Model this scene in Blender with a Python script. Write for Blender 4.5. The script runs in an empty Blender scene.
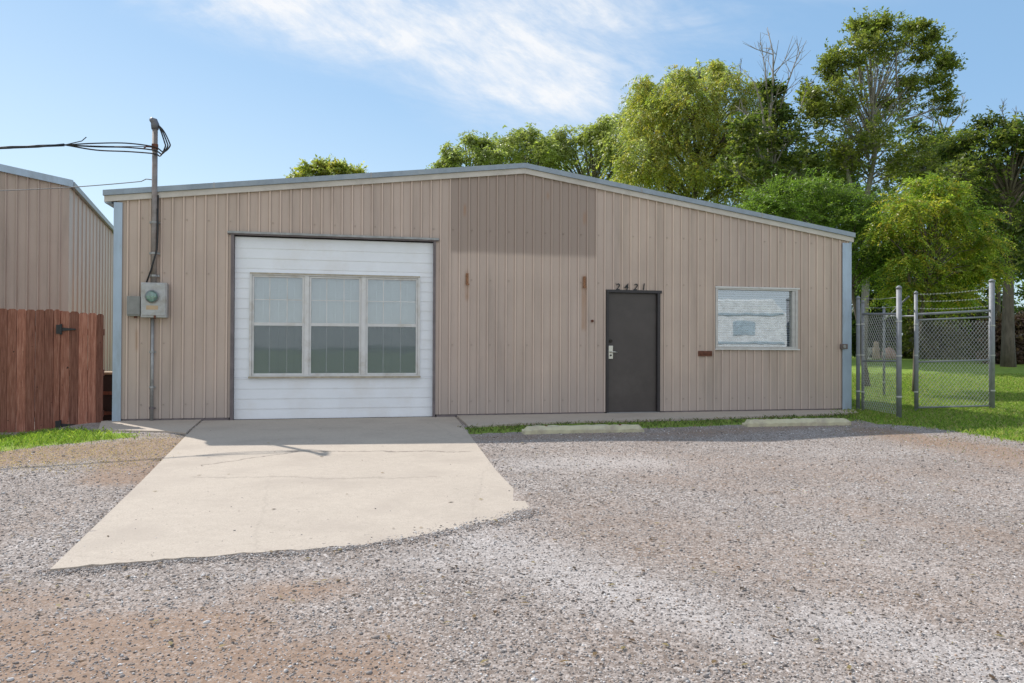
import bpy, bmesh, math, random
import numpy as np
from mathutils import Vector, Matrix, geometry
random.seed(7); rng = np.random.default_rng(11)
R = math.radians
C = bpy.context.scene.collection
sc = bpy.context.scene

# ------------------------------------------------------------------ camera
F = 760.0; CX, CY = 512.0, 341.5; H = 1.1; Z0 = 12.3; TA = 0.22
PITCH = math.atan(6.5/F); ROLL = 0.004
camM = Matrix.Translation((0, 0, H)) @ Matrix.Rotation(R(90)+PITCH, 4, 'X') @ Matrix.Rotation(ROLL, 4, 'Z')
cd = bpy.data.cameras.new('camera'); cam = bpy.data.objects.new('camera', cd); C.objects.link(cam)
cam.matrix_world = camM; cd.sensor_width = 36; cd.lens = F/1024*36; cd.clip_end = 3000; cd.clip_start = 0.05
sc.camera = cam
A3 = camM.to_3x3(); EYE = Vector((0, 0, H))
ang = math.atan(TA); ca, sa = math.cos(ang), math.sin(ang)

def ray(px, py):
    return A3 @ Vector(((px-CX)/F, (CY-py)/F, -1.0))
def at(px, py, Y):                                  # world point of a measured direction at depth Y
    d = ray(px, py); return EYE + d*(Y/d.y)
def pf(px, py, off=0.0):                            # facade-local (u, z); off = distance in front of wall
    d = ray(px, py); n = Vector((sa, -ca, 0)); t = Vector((ca, sa, 0))
    P0 = Vector((0, Z0, 0)) + n*off
    k = (P0-EYE).dot(n)/d.dot(n); P = EYE + d*k
    return (P-Vector((0, Z0, 0))).dot(t), P.z
def sstep(a, b, x): 
    t = np.clip((x-a)/(b-a), 0, 1); return t*t*(3-2*t)
def G(x, y):
    d = x*sa-(y-Z0)*ca; u = x*ca+(y-Z0)*sa
    s = np.clip(d-1.0, 0, 14)
    z = -0.024*s*s/(s+0.6)
    z = z-0.12*(1-sstep(-7.1, -6.1, u))*(1-sstep(0.8, 3.5, d))
    z = z+.7*sstep(15.5, 33, y)*sstep(6.3, 9.5, u)          # the lawn climbs gently away from the fence
    return z
def gp(px, py):                                     # ground point
    d = ray(px, py); z = 0.0
    for _ in range(12):
        k = (z-H)/d.z if abs(d.z) > 1e-6 else 1000
        if k < 0: k = 1000
        P = EYE+d*k; z = float(G(P.x, P.y))
    return Vector((P.x, P.y, z))
def loc2w(u, y, z=0): return Vector((u*ca-y*sa, Z0+u*sa+y*ca, z))

# ------------------------------------------------------------------ materials
def newmat(name):
    m = bpy.data.materials.new(name); m.use_nodes = True
    nt = m.node_tree; b = nt.nodes['Principled BSDF']; return m, nt, b
def N(nt, t, **kw):
    n = nt.nodes.new(t)
    for k, v in kw.items():
        if k.startswith('i_'):
            n.inputs[k[2:].replace('_', ' ')].default_value = v
        else: setattr(n, k, v)
    return n
def L(nt, a, b): nt.links.new(a, b)
def coords(nt, scale=(1, 1, 1), loc=(0, 0, 0)):
    tc = N(nt, 'ShaderNodeTexCoord'); mp = N(nt, 'ShaderNodeMapping')
    mp.inputs['Scale'].default_value = scale; mp.inputs['Location'].default_value = loc
    L(nt, tc.outputs['Object'], mp.inputs['Vector']); return mp.outputs['Vector']
def noise(nt, vec, scale, detail=4, rough=.55):
    n = N(nt, 'ShaderNodeTexNoise'); n.inputs['Scale'].default_value = scale
    n.inputs['Detail'].default_value = detail; n.inputs['Roughness'].default_value = rough
    if vec is not None: L(nt, vec, n.inputs['Vector'])
    return n
def ramp(nt, fac, stops):
    r = N(nt, 'ShaderNodeValToRGB'); e = r.color_ramp.elements
    while len(e) < len(stops): e.new(0.5)
    for i, (p, c) in enumerate(stops):
        e[i].position = p; e[i].color = (*c, 1) if len(c) == 3 else c
    L(nt, fac, r.inputs[0]); return r.outputs[0]
def mix(nt, fac, a, b, mode='MIX'):
    m = N(nt, 'ShaderNodeMix', data_type='RGBA', blend_type=mode)
    for sock, v in ((m.inputs[0], fac), (m.inputs[6], a), (m.inputs[7], b)):
        if isinstance(v, (int, float)): sock.default_value = v
        elif isinstance(v, tuple): sock.default_value = (*v, 1)
        else: L(nt, v, sock)
    return m.outputs[2]
def mth(nt, op, a, b=None, c=None, clamp=False):
    m = N(nt, 'ShaderNodeMath', operation=op, use_clamp=clamp)
    for i, v in enumerate((a, b, c)):
        if v is None: continue
        if isinstance(v, (int, float)): m.inputs[i].default_value = v
        else: L(nt, v, m.inputs[i])
    return m.outputs[0]
def rng_mask(nt, x, a, b, w=.02):                   # soft 1 inside [a,b]
    m1 = N(nt, 'ShaderNodeMapRange', interpolation_type='SMOOTHSTEP'); m1.inputs[1].default_value = a-w; m1.inputs[2].default_value = a+w
    m2 = N(nt, 'ShaderNodeMapRange', interpolation_type='SMOOTHSTEP'); m2.inputs[1].default_value = b-w; m2.inputs[2].default_value = b+w
    L(nt, x, m1.inputs[0]); L(nt, x, m2.inputs[0])
    return mth(nt, 'SUBTRACT', m1.outputs[0], m2.outputs[0])
def bump(nt, b, h, strength=.3, dist=.01):
    bp = N(nt, 'ShaderNodeBump'); bp.inputs['Strength'].default_value = strength; bp.inputs['Distance'].default_value = dist
    L(nt, h, bp.inputs['Height']); L(nt, bp.outputs[0], b.inputs['Normal'])
def simple(name, col, rough=.6, metal=0, var=.18, scale=6, spec=.5, stretch=(1, 1, 1), bmp=.1, dirt=None):
    m, nt, b = newmat(name); v = coords(nt, stretch)
    n = noise(nt, v, scale, 6, .6)
    lo = tuple(c*(1-var) for c in col); hi = tuple(min(1, c*(1+var)) for c in col)
    c = ramp(nt, n.outputs[0], [(.3, lo), (.7, hi)])
    if dirt:
        n2 = noise(nt, v, scale*.45, 8, .7)
        f = ramp(nt, n2.outputs[0], [(.5, (0, 0, 0)), (.72, (1, 1, 1))])
        c = mix(nt, f, c, dirt)
    L(nt, c, b.inputs['Base Color']); b.inputs['Roughness'].default_value = rough
    b.inputs['Metallic'].default_value = metal; b.inputs['Specular IOR Level'].default_value = spec
    if bmp: bump(nt, b, n.outputs[0], bmp, .01)
    return m

# wall patch limits
pu0 = pf(451, 210)[0]; pu1 = pf(596, 215)[0]; pz0 = pf(520, 254.5)[1]
def mat_wall(name, col, patch=True):
    m, nt, b = newmat(name)
    tc = N(nt, 'ShaderNodeTexCoord'); sp = N(nt, 'ShaderNodeSeparateXYZ'); L(nt, tc.outputs['Object'], sp.inputs[0])
    v = coords(nt, (1, 1, .12)); n1 = noise(nt, v, 3.0, 6, .6)
    v2 = coords(nt, (1, 1, 1)); n2 = noise(nt, v2, 1.1, 5, .6)
    c = ramp(nt, n1.outputs[0], [(.30, tuple(x*.78 for x in col)), (.46, col), (.70, tuple(x*1.12 for x in col))])
    # one sheet after another ages a little differently
    sheet = mth(nt, 'FLOOR', mth(nt, 'MULTIPLY', sp.outputs[0], 1/.9144))
    wn = N(nt, 'ShaderNodeTexWhiteNoise', noise_dimensions='1D'); L(nt, sheet, wn.inputs['W'])
    c = mix(nt, 1.0, c, ramp(nt, wn.outputs[0], [(0, (.94, .94, .95)), (1, (1.04, 1.03, 1.0))]), 'MULTIPLY')
    c = mix(nt, ramp(nt, n2.outputs[0], [(.45, (0, 0, 0)), (.75, (.5, .5, .5))]), c, tuple(x*f for x, f in zip(col, (.86, .84, .84))))
    # splash dirt at the foot of the wall
    zz = mth(nt, 'ADD', sp.outputs[2], mth(nt, 'MULTIPLY', n1.outputs[0], .5))
    mr = N(nt, 'ShaderNodeMapRange'); mr.inputs[1].default_value = .2; mr.inputs[2].default_value = 1.1; mr.inputs[3].default_value = .6; mr.inputs[4].default_value = 0
    L(nt, zz, mr.inputs[0]); c = mix(nt, mr.outputs[0], c, (.40, .355, .33))
    if patch:
        mk = mth(nt, 'MULTIPLY', rng_mask(nt, sp.outputs[0], pu0, pu1, .03), rng_mask(nt, mth(nt, 'ADD', sp.outputs[2], mth(nt, 'MULTIPLY', mth(nt, 'SUBTRACT', n2.outputs[0], .5), .12)), pz0, 9, .05))
        c = mix(nt, mth(nt, 'MULTIPLY', mk, .95), c, (.36, .278, .236))
        # warm, cleaner band under the old sign
        mk2 = mth(nt, 'MULTIPLY', rng_mask(nt, sp.outputs[0], pu0+.1, pu1-.1, .3), rng_mask(nt, sp.outputs[2], pz0-.45, pz0-.05, .2))
        c = mix(nt, mth(nt, 'MULTIPLY', mk2, mth(nt, 'MULTIPLY', n2.outputs[0], .5)), c, tuple(min(1, x*1.15) for x in col))
        for (rx, ry0, ry1, w) in ((467, 271, 300, .03), (584, 276, 330, .04), (585, 212, 224, .03), (465, 205, 216, .02), (548, 193, 199, .02), (137, 330, 350, .02)):
            u, za = pf(rx, ry0); zb = pf(rx, ry1)[1]
            k = mth(nt, 'MULTIPLY', rng_mask(nt, sp.outputs[0], u-w, u+w, .02), rng_mask(nt, sp.outputs[2], zb, za, .06))
            k = mth(nt, 'MULTIPLY', k, mth(nt, 'MULTIPLY', noise(nt, coords(nt, (1, 1, .2)), 14, 4).outputs[0], .8))
            c = mix(nt, k, c, (.36, .17, .07))
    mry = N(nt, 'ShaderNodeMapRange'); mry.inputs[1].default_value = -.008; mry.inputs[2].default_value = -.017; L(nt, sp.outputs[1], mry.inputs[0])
    if patch: c = mix(nt, mth(nt, 'MULTIPLY', mry.outputs[0], .55), c, mix(nt, 1.0, c, (1.35, 1.34, 1.32), 'MULTIPLY'))  # rib tops painted lighter, as if catching the light
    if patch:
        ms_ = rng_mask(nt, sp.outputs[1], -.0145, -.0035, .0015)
        c = mix(nt, mth(nt, 'MULTIPLY', ms_, .42), c, mix(nt, 1.0, c, (.45, .43, .42), 'MULTIPLY'))  # shadow lines painted along the rib slopes; screw heads darken too
    L(nt, c, b.inputs['Base Color']); b.inputs['Roughness'].default_value = .45; b.inputs['Specular IOR Level'].default_value = .4
    bump(nt, b, noise(nt, coords(nt, (1, 1, .5)), 1.8, 3).outputs[0], .35, .03)
    return m

WALL = mat_wall('beige_ribbed_steel', (.545, .433, .368))
WALL3 = mat_wall('tan_ribbed_steel_warmed', (.54, .40, .305), False)  # same tan steel, colour warmed to offset blue skylight on the side wall
WALL2 = mat_wall('tan_ribbed_steel', (.49, .385, .32), False)
GALV = simple('galvanised_trim', (.40, .49, .60), .4, .3, .12, 5, bmp=.05, stretch=(1, 1, .3), dirt=(.30, .34, .38))
GALVD = simple('galvanised_dull', (.36, .36, .36), .5, .5, .2, 12)
FASCIA = simple('cream_fascia', (.60, .55, .50), .5, 0, .1, 3, dirt=(.45, .41, .37))
ROOFM = simple('roof_steel', (.36, .40, .43), .4, .6, .1, 3)
CONC = None
WHITE = simple('white_siding', (.87, .89, .93), .45, 0, .03, 2.5, bmp=.03, dirt=(.80, .79, .79))
WHITEF = simple('white_vinyl_frame', (.70, .69, .68), .4, 0, .06, 8, bmp=0, dirt=(.52, .48, .42))
BLINDW = simple('white_blind', (.82, .82, .80), .5, 0, .03, 8, bmp=0)
DARKF = simple('dark_bronze_jamb', (.17, .14, .145), .5, 0, .2, 6)
DOORM = simple('dark_grey_door_paint', (.075, .062, .057), .42, 0, .12, 2.5, bmp=.05, dirt=(.105, .088, .08))
BLACK = simple('black_rubber', (.02, .02, .022), .5, 0, .2, 20)
CHROME = simple('brushed_steel', (.62, .60, .55), .3, .9, .1, 20)
RUST = simple('rusty_steel', (.16, .06, .035), .8, .1, .4, 25)
RUSTB = simple('rust_bracket', (.30, .15, .08), .8, .1, .4, 40)
METERM = simple('meter_box_grey', (.46, .46, .46), .5, .3, .14, 16, dirt=(.36, .33, .29))
METERD = simple('panel_box_grey', (.26, .26, .25), .5, .2, .12, 10)
ALU = simple('aluminium_frame', (.52, .50, .48), .4, .4, .12, 12)
INTER = simple('dark_interior', (.05, .05, .05), .9, 0, .2, 3)
YCONC = simple('faded_yellow_concrete', (.58, .54, .37), .9, 0, .16, 9, bmp=.5, dirt=(.40, .34, .27))

def mat_glass(name, refl, tint=(.9, .95, .95), rough=.02):
    m, nt, b = newmat(name); nt.nodes.remove(b); out = nt.nodes['Material Output']
    g = N(nt, 'ShaderNodeBsdfGlossy'); g.inputs['Roughness'].default_value = rough
    t = N(nt, 'ShaderNodeBsdfTransparent'); t.inputs[0].default_value = (*tint, 1)
    v = coords(nt); n = noise(nt, v, 1.6, 2); bp = N(nt, 'ShaderNodeBump'); bp.inputs['Strength'].default_value = .02; bp.inputs['Distance'].default_value = .05
    L(nt, n.outputs[0], bp.inputs['Height']); L(nt, bp.outputs[0], g.inputs['Normal'])
    lw = N(nt, 'ShaderNodeLayerWeight'); lw.inputs[0].default_value = .3
    f = mth(nt, 'ADD', mth(nt, 'MULTIPLY', lw.outputs['Fresnel'], .5), refl, clamp=True)
    mx = N(nt, 'ShaderNodeMixShader'); L(nt, f, mx.inputs[0]); L(nt, t.outputs[0], mx.inputs[1]); L(nt, g.outputs[0], mx.inputs[2])
    L(nt, mx.outputs[0], out.inputs[0]); return m
GLASS_UP = mat_glass('window_glass', .2, (.93, .98, 1))
GLASS_LO = mat_glass('lower_window_glass', .17, (.80, .86, .85), .03)
GLASS_R = mat_glass('reflective_window_glass', .34, (.75, .85, .9))
def mat_screen():
    m, nt, b = newmat('insect_screen'); nt.nodes.remove(b); d = N(nt, 'ShaderNodeBsdfDiffuse'); d.inputs[0].default_value = (.30, .34, .36, 1)
    t = N(nt, 'ShaderNodeBsdfTransparent'); mx = N(nt, 'ShaderNodeMixShader'); mx.inputs[0].default_value = .30
    L(nt, t.outputs[0], mx.inputs[1]); L(nt, d.outputs[0], mx.inputs[2]); L(nt, mx.outputs[0], nt.nodes['Material Output'].inputs[0]); return m
SCREEN = mat_screen()
METGL = mat_glass('meter_glass_dome', .15)

def mat_concrete():
    m, nt, b = newmat('driveway_concrete'); v = coords(nt)
    n = noise(nt, v, .9, 6, .6); n2 = noise(nt, v, 14, 6, .7); n3 = noise(nt, v, 90, 3, .7)
    c = ramp(nt, n.outputs[0], [(.3, (.41, .34, .27)), (.7, (.50, .42, .335))])
    c = mix(nt, .35, c, ramp(nt, n2.outputs[0], [(.3, (.36, .31, .26)), (.7, (.60, .52, .44))]))
    c = mix(nt, .35, c, ramp(nt, n3.outputs[0], [(.3, (.30, .26, .22)), (.6, (.60, .53, .46))]))
    # hairline cracks
    nd = noise(nt, v, 2.2, 5, .7)
    vv = N(nt, 'ShaderNodeMix', data_type='RGBA'); vv.inputs[0].default_value = .18
    L(nt, v, vv.inputs[6]); L(nt, nd.outputs[1], vv.inputs[7])
    vo = N(nt, 'ShaderNodeTexVoronoi', feature='DISTANCE_TO_EDGE'); vo.inputs['Scale'].default_value = .42
    L(nt, vv.outputs[2], vo.inputs['Vector'])
    k = ramp(nt, vo.outputs[0], [(0, (1, 1, 1)), (.0045, (0, 0, 0))])
    c = mix(nt, mth(nt, 'MULTIPLY', k, .12), c, (.16, .13, .11))
    sp = noise(nt, v, 28, 2, .5); k2 = ramp(nt, sp.outputs[0], [(.70, (0, 0, 0)), (.74, (1, 1, 1))])
    c = mix(nt, mth(nt, 'MULTIPLY', k2, .6), c, (.2, .17, .15))
    spc = N(nt, 'ShaderNodeSeparateXYZ'); L(nt, v, spc.inputs[0]); wob = mth(nt, 'MULTIPLY', mth(nt, 'SUBTRACT', noise(nt, v, 2.6, 6, .7).outputs[0], .5), .42)
    for pa, pb, al in (((200, 466), (300, 452), .75), ((285, 452), (470, 452), .75), ((190, 478), (440, 478), .3)):
        A = gp(*pa); B = gp(*pb); sl = (B.y-A.y)/(B.x-A.x)
        dd = mth(nt, 'ABSOLUTE', mth(nt, 'ADD', mth(nt, 'SUBTRACT', spc.outputs[1], mth(nt, 'MULTIPLY_ADD', spc.outputs[0], sl, A.y-sl*A.x)), wob))
        kc = N(nt, 'ShaderNodeMapRange'); kc.inputs[1].default_value = .012; kc.inputs[2].default_value = .034; kc.inputs[3].default_value = al; kc.inputs[4].default_value = 0; L(nt, dd, kc.inputs[0])
        c = mix(nt, mth(nt, 'MULTIPLY', kc.outputs[0], rng_mask(nt, spc.outputs[0], A.x, B.x, .05)), c, (.17, .14, .12))
    stn = noise(nt, v, 1.7, 4, .5); c = mix(nt, ramp(nt, stn.outputs[0], [(.50, (0, 0, 0)), (.72, (.6, .6, .6))]), c, (.40, .34, .285))
    L(nt, c, b.inputs['Base Color']); b.inputs['Roughness'].default_value = .88; b.inputs['Specular IOR Level'].default_value = .25
    bump(nt, b, n3.outputs[0], .25, .004); return m
CONC = mat_concrete()

def mat_ground():
    m, nt, b = newmat('gravel_and_grass_ground'); v = coords(nt)
    at_ = N(nt, 'ShaderNodeAttribute', attribute_name='zone'); sp = N(nt, 'ShaderNodeSeparateColor'); L(nt, at_.outputs['Color'], sp.inputs[0])
    # crushed stone
    def vor(s, rnd=1):
        o = N(nt, 'ShaderNodeTexVoronoi'); o.inputs['Scale'].default_value = s; o.inputs['Randomness'].default_value = rnd
        L(nt, v, o.inputs['Vector']); return o
    v1 = vor(110); v2 = vor(60); n1 = noise(nt, v, .7, 7, .65); n2 = noise(nt, v, 3.3, 6, .7)
    s1 = N(nt, 'ShaderNodeSeparateColor'); L(nt, v1.outputs['Color'], s1.inputs[0])
    s2 = N(nt, 'ShaderNodeSeparateColor'); L(nt, v2.outputs['Color'], s2.inputs[0])
    st = ramp(nt, s1.outputs[0], [(0, (.15, .128, .113)), (.35, (.285, .243, .215)), (.75, (.39, .343, .31)), (1, (.64, .595, .56))])
    stb = ramp(nt, s2.outputs[1], [(0, (.16, .137, .122)), (.5, (.32, .278, .247)), (1, (.62, .58, .55))])
    c = mix(nt, ramp(nt, n2.outputs[0], [(.4, (0, 0, 0)), (.6, (1, 1, 1))]), st, stb)
    ed = ramp(nt, v1.outputs['Distance'], [(.25, (1, 1, 1)), (.8, (.74, .72, .70))])
    c = mix(nt, 1.0, c, ed, 'MULTIPLY')
    c = mix(nt, 1.0, c, ramp(nt, n1.outputs[0], [(.3, (.88, .84, .82)), (.7, (1.18, 1.18, 1.2))]), 'MULTIPLY')
    # bare earth
    soil = ramp(nt, noise(nt, v, 22, 8, .75).outputs[0], [(.3, (.19, .12, .08)), (.55, (.31, .21, .148)), (.75, (.43, .32, .245))])
    ef = mth(nt, 'ADD', sp.outputs[1], mth(nt, 'MULTIPLY', mth(nt, 'SUBTRACT', n2.outputs[0], .5), 1.1))
    ef = ramp(nt, ef, [(.22, (0, 0, 0)), (.85, (.85, .85, .85))])
    ef = mth(nt, 'MULTIPLY', ef, ramp(nt, s1.outputs[2], [(.72, (1, 1, 1)), (.78, (.45, .45, .45))]))
    c = mix(nt, ef, c, soil)
    # pale stone dust
    lf = mth(nt, 'ADD', sp.outputs[2], mth(nt, 'MULTIPLY', mth(nt, 'SUBTRACT', n2.outputs[0], .5), .9))
    lf = ramp(nt, lf, [(.3, (0, 0, 0)), (.9, (.6, .6, .6))])
    c = mix(nt, lf, c, mix(nt, .5, c, (.60, .57, .555)))
    # grass underlay
    gr = ramp(nt, noise(nt, v, 5, 8, .75).outputs[0], [(.3, (.12, .18, .035)), (.6, (.24, .34, .055)), (.8, (.38, .40, .12))])
    gf = mth(nt, 'ADD', sp.outputs[0], mth(nt, 'MULTIPLY', mth(nt, 'SUBTRACT', n2.outputs[0], .5), .8))
    gf = ramp(nt, gf, [(.42, (0, 0, 0)), (.6, (1, 1, 1))])
    c = mix(nt, gf, c, gr)
    L(nt, c, b.inputs['Base Color']); b.inputs['Roughness'].default_value = .95; b.inputs['Specular IOR Level'].default_value = .15
    hh = mth(nt, 'ADD', mth(nt, 'MULTIPLY', v1.outputs['Distance'], -1), mth(nt, 'MULTIPLY', n2.outputs[0], 1.5))
    bump(nt, b, hh, .35, .006); return m
GROUND = mat_ground()

def mat_attr(name, rough=.9, trans=0, spec=.2, tmul=(1.6, 1.7, .9)):
    m, nt, b = newmat(name)
    a = N(nt, 'ShaderNodeAttribute', attribute_name='tint')
    v = coords(nt); n = noise(nt, v, 40, 2)
    c = mix(nt, 1.0, a.outputs['Color'], ramp(nt, n.outputs[0], [(.3, (.85, .85, .85)), (.7, (1.12, 1.12, 1.12))]), 'MULTIPLY')
    L(nt, c, b.inputs['Base Color']); b.inputs['Roughness'].default_value = rough; b.inputs['Specular IOR Level'].default_value = spec
    if trans:
        t = N(nt, 'ShaderNodeBsdfTranslucent'); L(nt, mix(nt, 1.0, c, tmul, 'MULTIPLY'), t.inputs[0])
        mx = N(nt, 'ShaderNodeMixShader'); mx.inputs[0].default_value = trans
        L(nt, b.outputs[0], mx.inputs[1]); L(nt, t.outputs[0], mx.inputs[2]); L(nt, mx.outputs[0], nt.nodes['Material Output'].inputs[0])
    return m
STONE = mat_attr('crushed_stone', .9)
LEAF = mat_attr('leaf', .42, .45, .4)
GRASS = mat_attr('grass_blade', .6, .35, .25)
BARK = simple('bark', (.13, .105, .085), .9, 0, .35, 14, bmp=.8, stretch=(1, 1, .25))
BARKP = simple('pale_bark', (.26, .235, .21), .9, 0, .3, 10, bmp=.6, stretch=(1, 1, .3))
def mat_wood():
    m, nt, b = newmat('red_stained_pickets'); tc = N(nt, 'ShaderNodeTexCoord'); sp = N(nt, 'ShaderNodeSeparateXYZ'); L(nt, tc.outputs['Object'], sp.inputs[0])
    n = noise(nt, coords(nt, (9, 9, .6)), 6, 8, .7); k = mth(nt, 'FLOOR', mth(nt, 'MULTIPLY', sp.outputs[0], 1/.118))
    wn = N(nt, 'ShaderNodeTexWhiteNoise', noise_dimensions='1D'); L(nt, k, wn.inputs['W'])
    c = ramp(nt, n.outputs[0], [(.25, (.11, .038, .024)), (.5, (.32, .128, .082)), (.8, (.56, .31, .23))])
    c = mix(nt, 1.0, c, ramp(nt, wn.outputs[0], [(0, (.50, .46, .46)), (.5, (.9, .88, .88)), (1, (1.3, 1.3, 1.33))]), 'MULTIPLY')
    n2 = noise(nt, coords(nt, (1, 1, 1)), 16, 2); kn = ramp(nt, n2.outputs[0], [(.70, (0, 0, 0)), (.74, (1, 1, 1))])
    c = mix(nt, kn, c, (.05, .018, .012))
    L(nt, c, b.inputs['Base Color']); b.inputs['Roughness'].default_value = .85; bump(nt, b, n.outputs[0], .5, .01); return m
WOOD = mat_wood()
TANW = simple('weathered_board', (.30, .22, .14), .85, 0, .25, 8, stretch=(1, 1, .3))

# ------------------------------------------------------------------ mesh helpers
class MB:
    def __init__(s): s.v = []; s.f = []; s.n = 0
    def add(s, v, f):
        s.f += [tuple(i+s.n for i in q) for q in f]; s.v += [tuple(map(float, p)) for p in v]; s.n += len(v)
    def box(s, x0, x1, y0, y1, z0, z1):
        s.add([(x0, y0, z0), (x1, y0, z0), (x1, y1, z0), (x0, y1, z0), (x0, y0, z1), (x1, y0, z1), (x1, y1, z1), (x0, y1, z1)],
              [(0, 3, 2, 1), (4, 5, 6, 7), (0, 1, 5, 4), (1, 2, 6, 5), (2, 3, 7, 6), (3, 0, 4, 7)])
    def prism(s, poly, y0, y1):                      # poly in (x, z), extruded in y
        n = len(poly); v = [(x, y0, z) for x, z in poly]+[(x, y1, z) for x, z in poly]
        s.add(v, [tuple(range(n)), tuple(range(2*n-1, n-1, -1))]+[(i, i+n, (i+1) % n+n, (i+1) % n) for i in range(n)])
    def tube(s, pts, r, seg=8, cap=True):
        pts = np.array([tuple(p) for p in pts], float); n = len(pts)
        r = np.full(n, r) if np.isscalar(r) else np.array(r)
        T = np.gradient(pts, axis=0); T /= np.linalg.norm(T, axis=1)[:, None]+1e-9
        a = np.array([0, 0, 1.]) if abs(T[0][2]) < .9 else np.array([1., 0, 0])
        u = np.cross(T[0], a); u /= np.linalg.norm(u); V = []
        for i in range(n):
            u = u-T[i]*u.dot(T[i]); u /= np.linalg.norm(u)+1e-9; w = np.cross(T[i], u)
            for k in range(seg):
                t = 2*math.pi*k/seg; V.append(pts[i]+r[i]*(math.cos(t)*u+math.sin(t)*w))
        Fc = [(i*seg+k, i*seg+(k+1) % seg, (i+1)*seg+(k+1) % seg, (i+1)*seg+k) for i in range(n-1) for k in range(seg)]
        if cap: Fc += [tuple(range(seg-1, -1, -1)), tuple(range((n-1)*seg, n*seg))]
        s.add(V, Fc)
    def build(s, name, mat, parent=None, smooth=False, bevel=0):
        me = bpy.data.meshes.new(name); me.from_pydata(s.v, [], s.f); me.update()
        me.materials.append(mat)
        if smooth: me.polygons.foreach_set('use_smooth', [True]*len(me.polygons))
        o = bpy.data.objects.new(name, me); C.objects.link(o)
        if parent: o.parent = parent
        if bevel:
            md = o.modifiers.new('bevel', 'BEVEL'); md.width = bevel; md.segments = 2; md.limit_method = 'ANGLE'
        return o
def spline(pts, n=6):
    P = [Vector(p) for p in pts]; P = [P[0]*2-P[1]]+P+[P[-1]*2-P[-2]]; out = []
    for i in range(1, len(P)-2):
        for k in range(n):
            t = k/n; a, b, c, d = P[i-1], P[i], P[i+1], P[i+2]
            out.append(.5*((2*b)+(c-a)*t+(2*a-5*b+4*c-d)*t*t+(3*b-a-3*c+d)*t**3))
    return out+[P[-2]]
def quick(name, V, Fq, mat, parent=None, tint=None):         # big numpy meshes, faces all the same size
    me = bpy.data.meshes.new(name); nv = len(V); nf, k = Fq.shape
    me.vertices.add(nv); me.vertices.foreach_set('co', V.astype(np.float32).ravel())
    me.loops.add(nf*k); me.loops.foreach_set('vertex_index', Fq.astype(np.int32).ravel())
    me.polygons.add(nf); me.polygons.foreach_set('loop_start', np.arange(0, nf*k, k, dtype=np.int32))
    me.update(calc_edges=True)
    if tint is not None:
        ca_ = me.color_attributes.new('tint', 'FLOAT_COLOR', 'POINT')
        ca_.data.foreach_set('color', np.c_[tint, np.ones(nv)].astype(np.float32).ravel())
    me.materials.append(mat); o = bpy.data.objects.new(name, me); C.objects.link(o)
    if parent: o.parent = parent
    return o
def tag(o, label=None, cat=None, group=None, kind=None):
    if label: o['label'] = label
    if cat: o['category'] = cat
    if group: o['group'] = group
    if kind: o['kind'] = kind
    return o
def empty(name, loc=(0, 0, 0), rz=0):
    o = bpy.data.objects.new(name, None); C.objects.link(o); o.location = loc; o.rotation_euler = (0, 0, rz); o.empty_display_size = .2; return o
def ico(sub=1):
    bm = bmesh.new(); bmesh.ops.create_icosphere(bm, subdivisions=sub, radius=1); v = np.array([x.co[:] for x in bm.verts]); f = np.array([[q.index for q in p.verts] for p in bm.faces]); bm.free(); return v, f

# ------------------------------------------------------------------ world + sun
sunv = Vector((-3.5, 3.2, 4.8)).normalized(); elev = math.asin(sunv.z); azi = math.atan2(sunv.x, sunv.y)
w = bpy.data.worlds.new('World'); sc.world = w; w.use_nodes = True; nt = w.node_tree
bg = nt.nodes['Background']; sky = N(nt, 'ShaderNodeTexSky', sky_type='NISHITA'); sky.sun_disc = False
sky.sun_elevation = elev; sky.sun_rotation = azi; sky.air_density = 1.0; sky.dust_density = .25; sky.ozone_density = 1.6; sky.altitude = 300
tc = N(nt, 'ShaderNodeTexCoord'); sp = N(nt, 'ShaderNodeSeparateXYZ'); L(nt, tc.outputs['Generated'], sp.inputs[0])
ay = mth(nt, 'ADD', mth(nt, 'ABSOLUTE', sp.outputs[1]), .05)
gx = mth(nt, 'DIVIDE', sp.outputs[0], ay); gz = mth(nt, 'DIVIDE', sp.outputs[2], ay)
cb = N(nt, 'ShaderNodeCombineXYZ'); L(nt, gx, cb.inputs[0]); L(nt, gz, cb.inputs[1])
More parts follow.
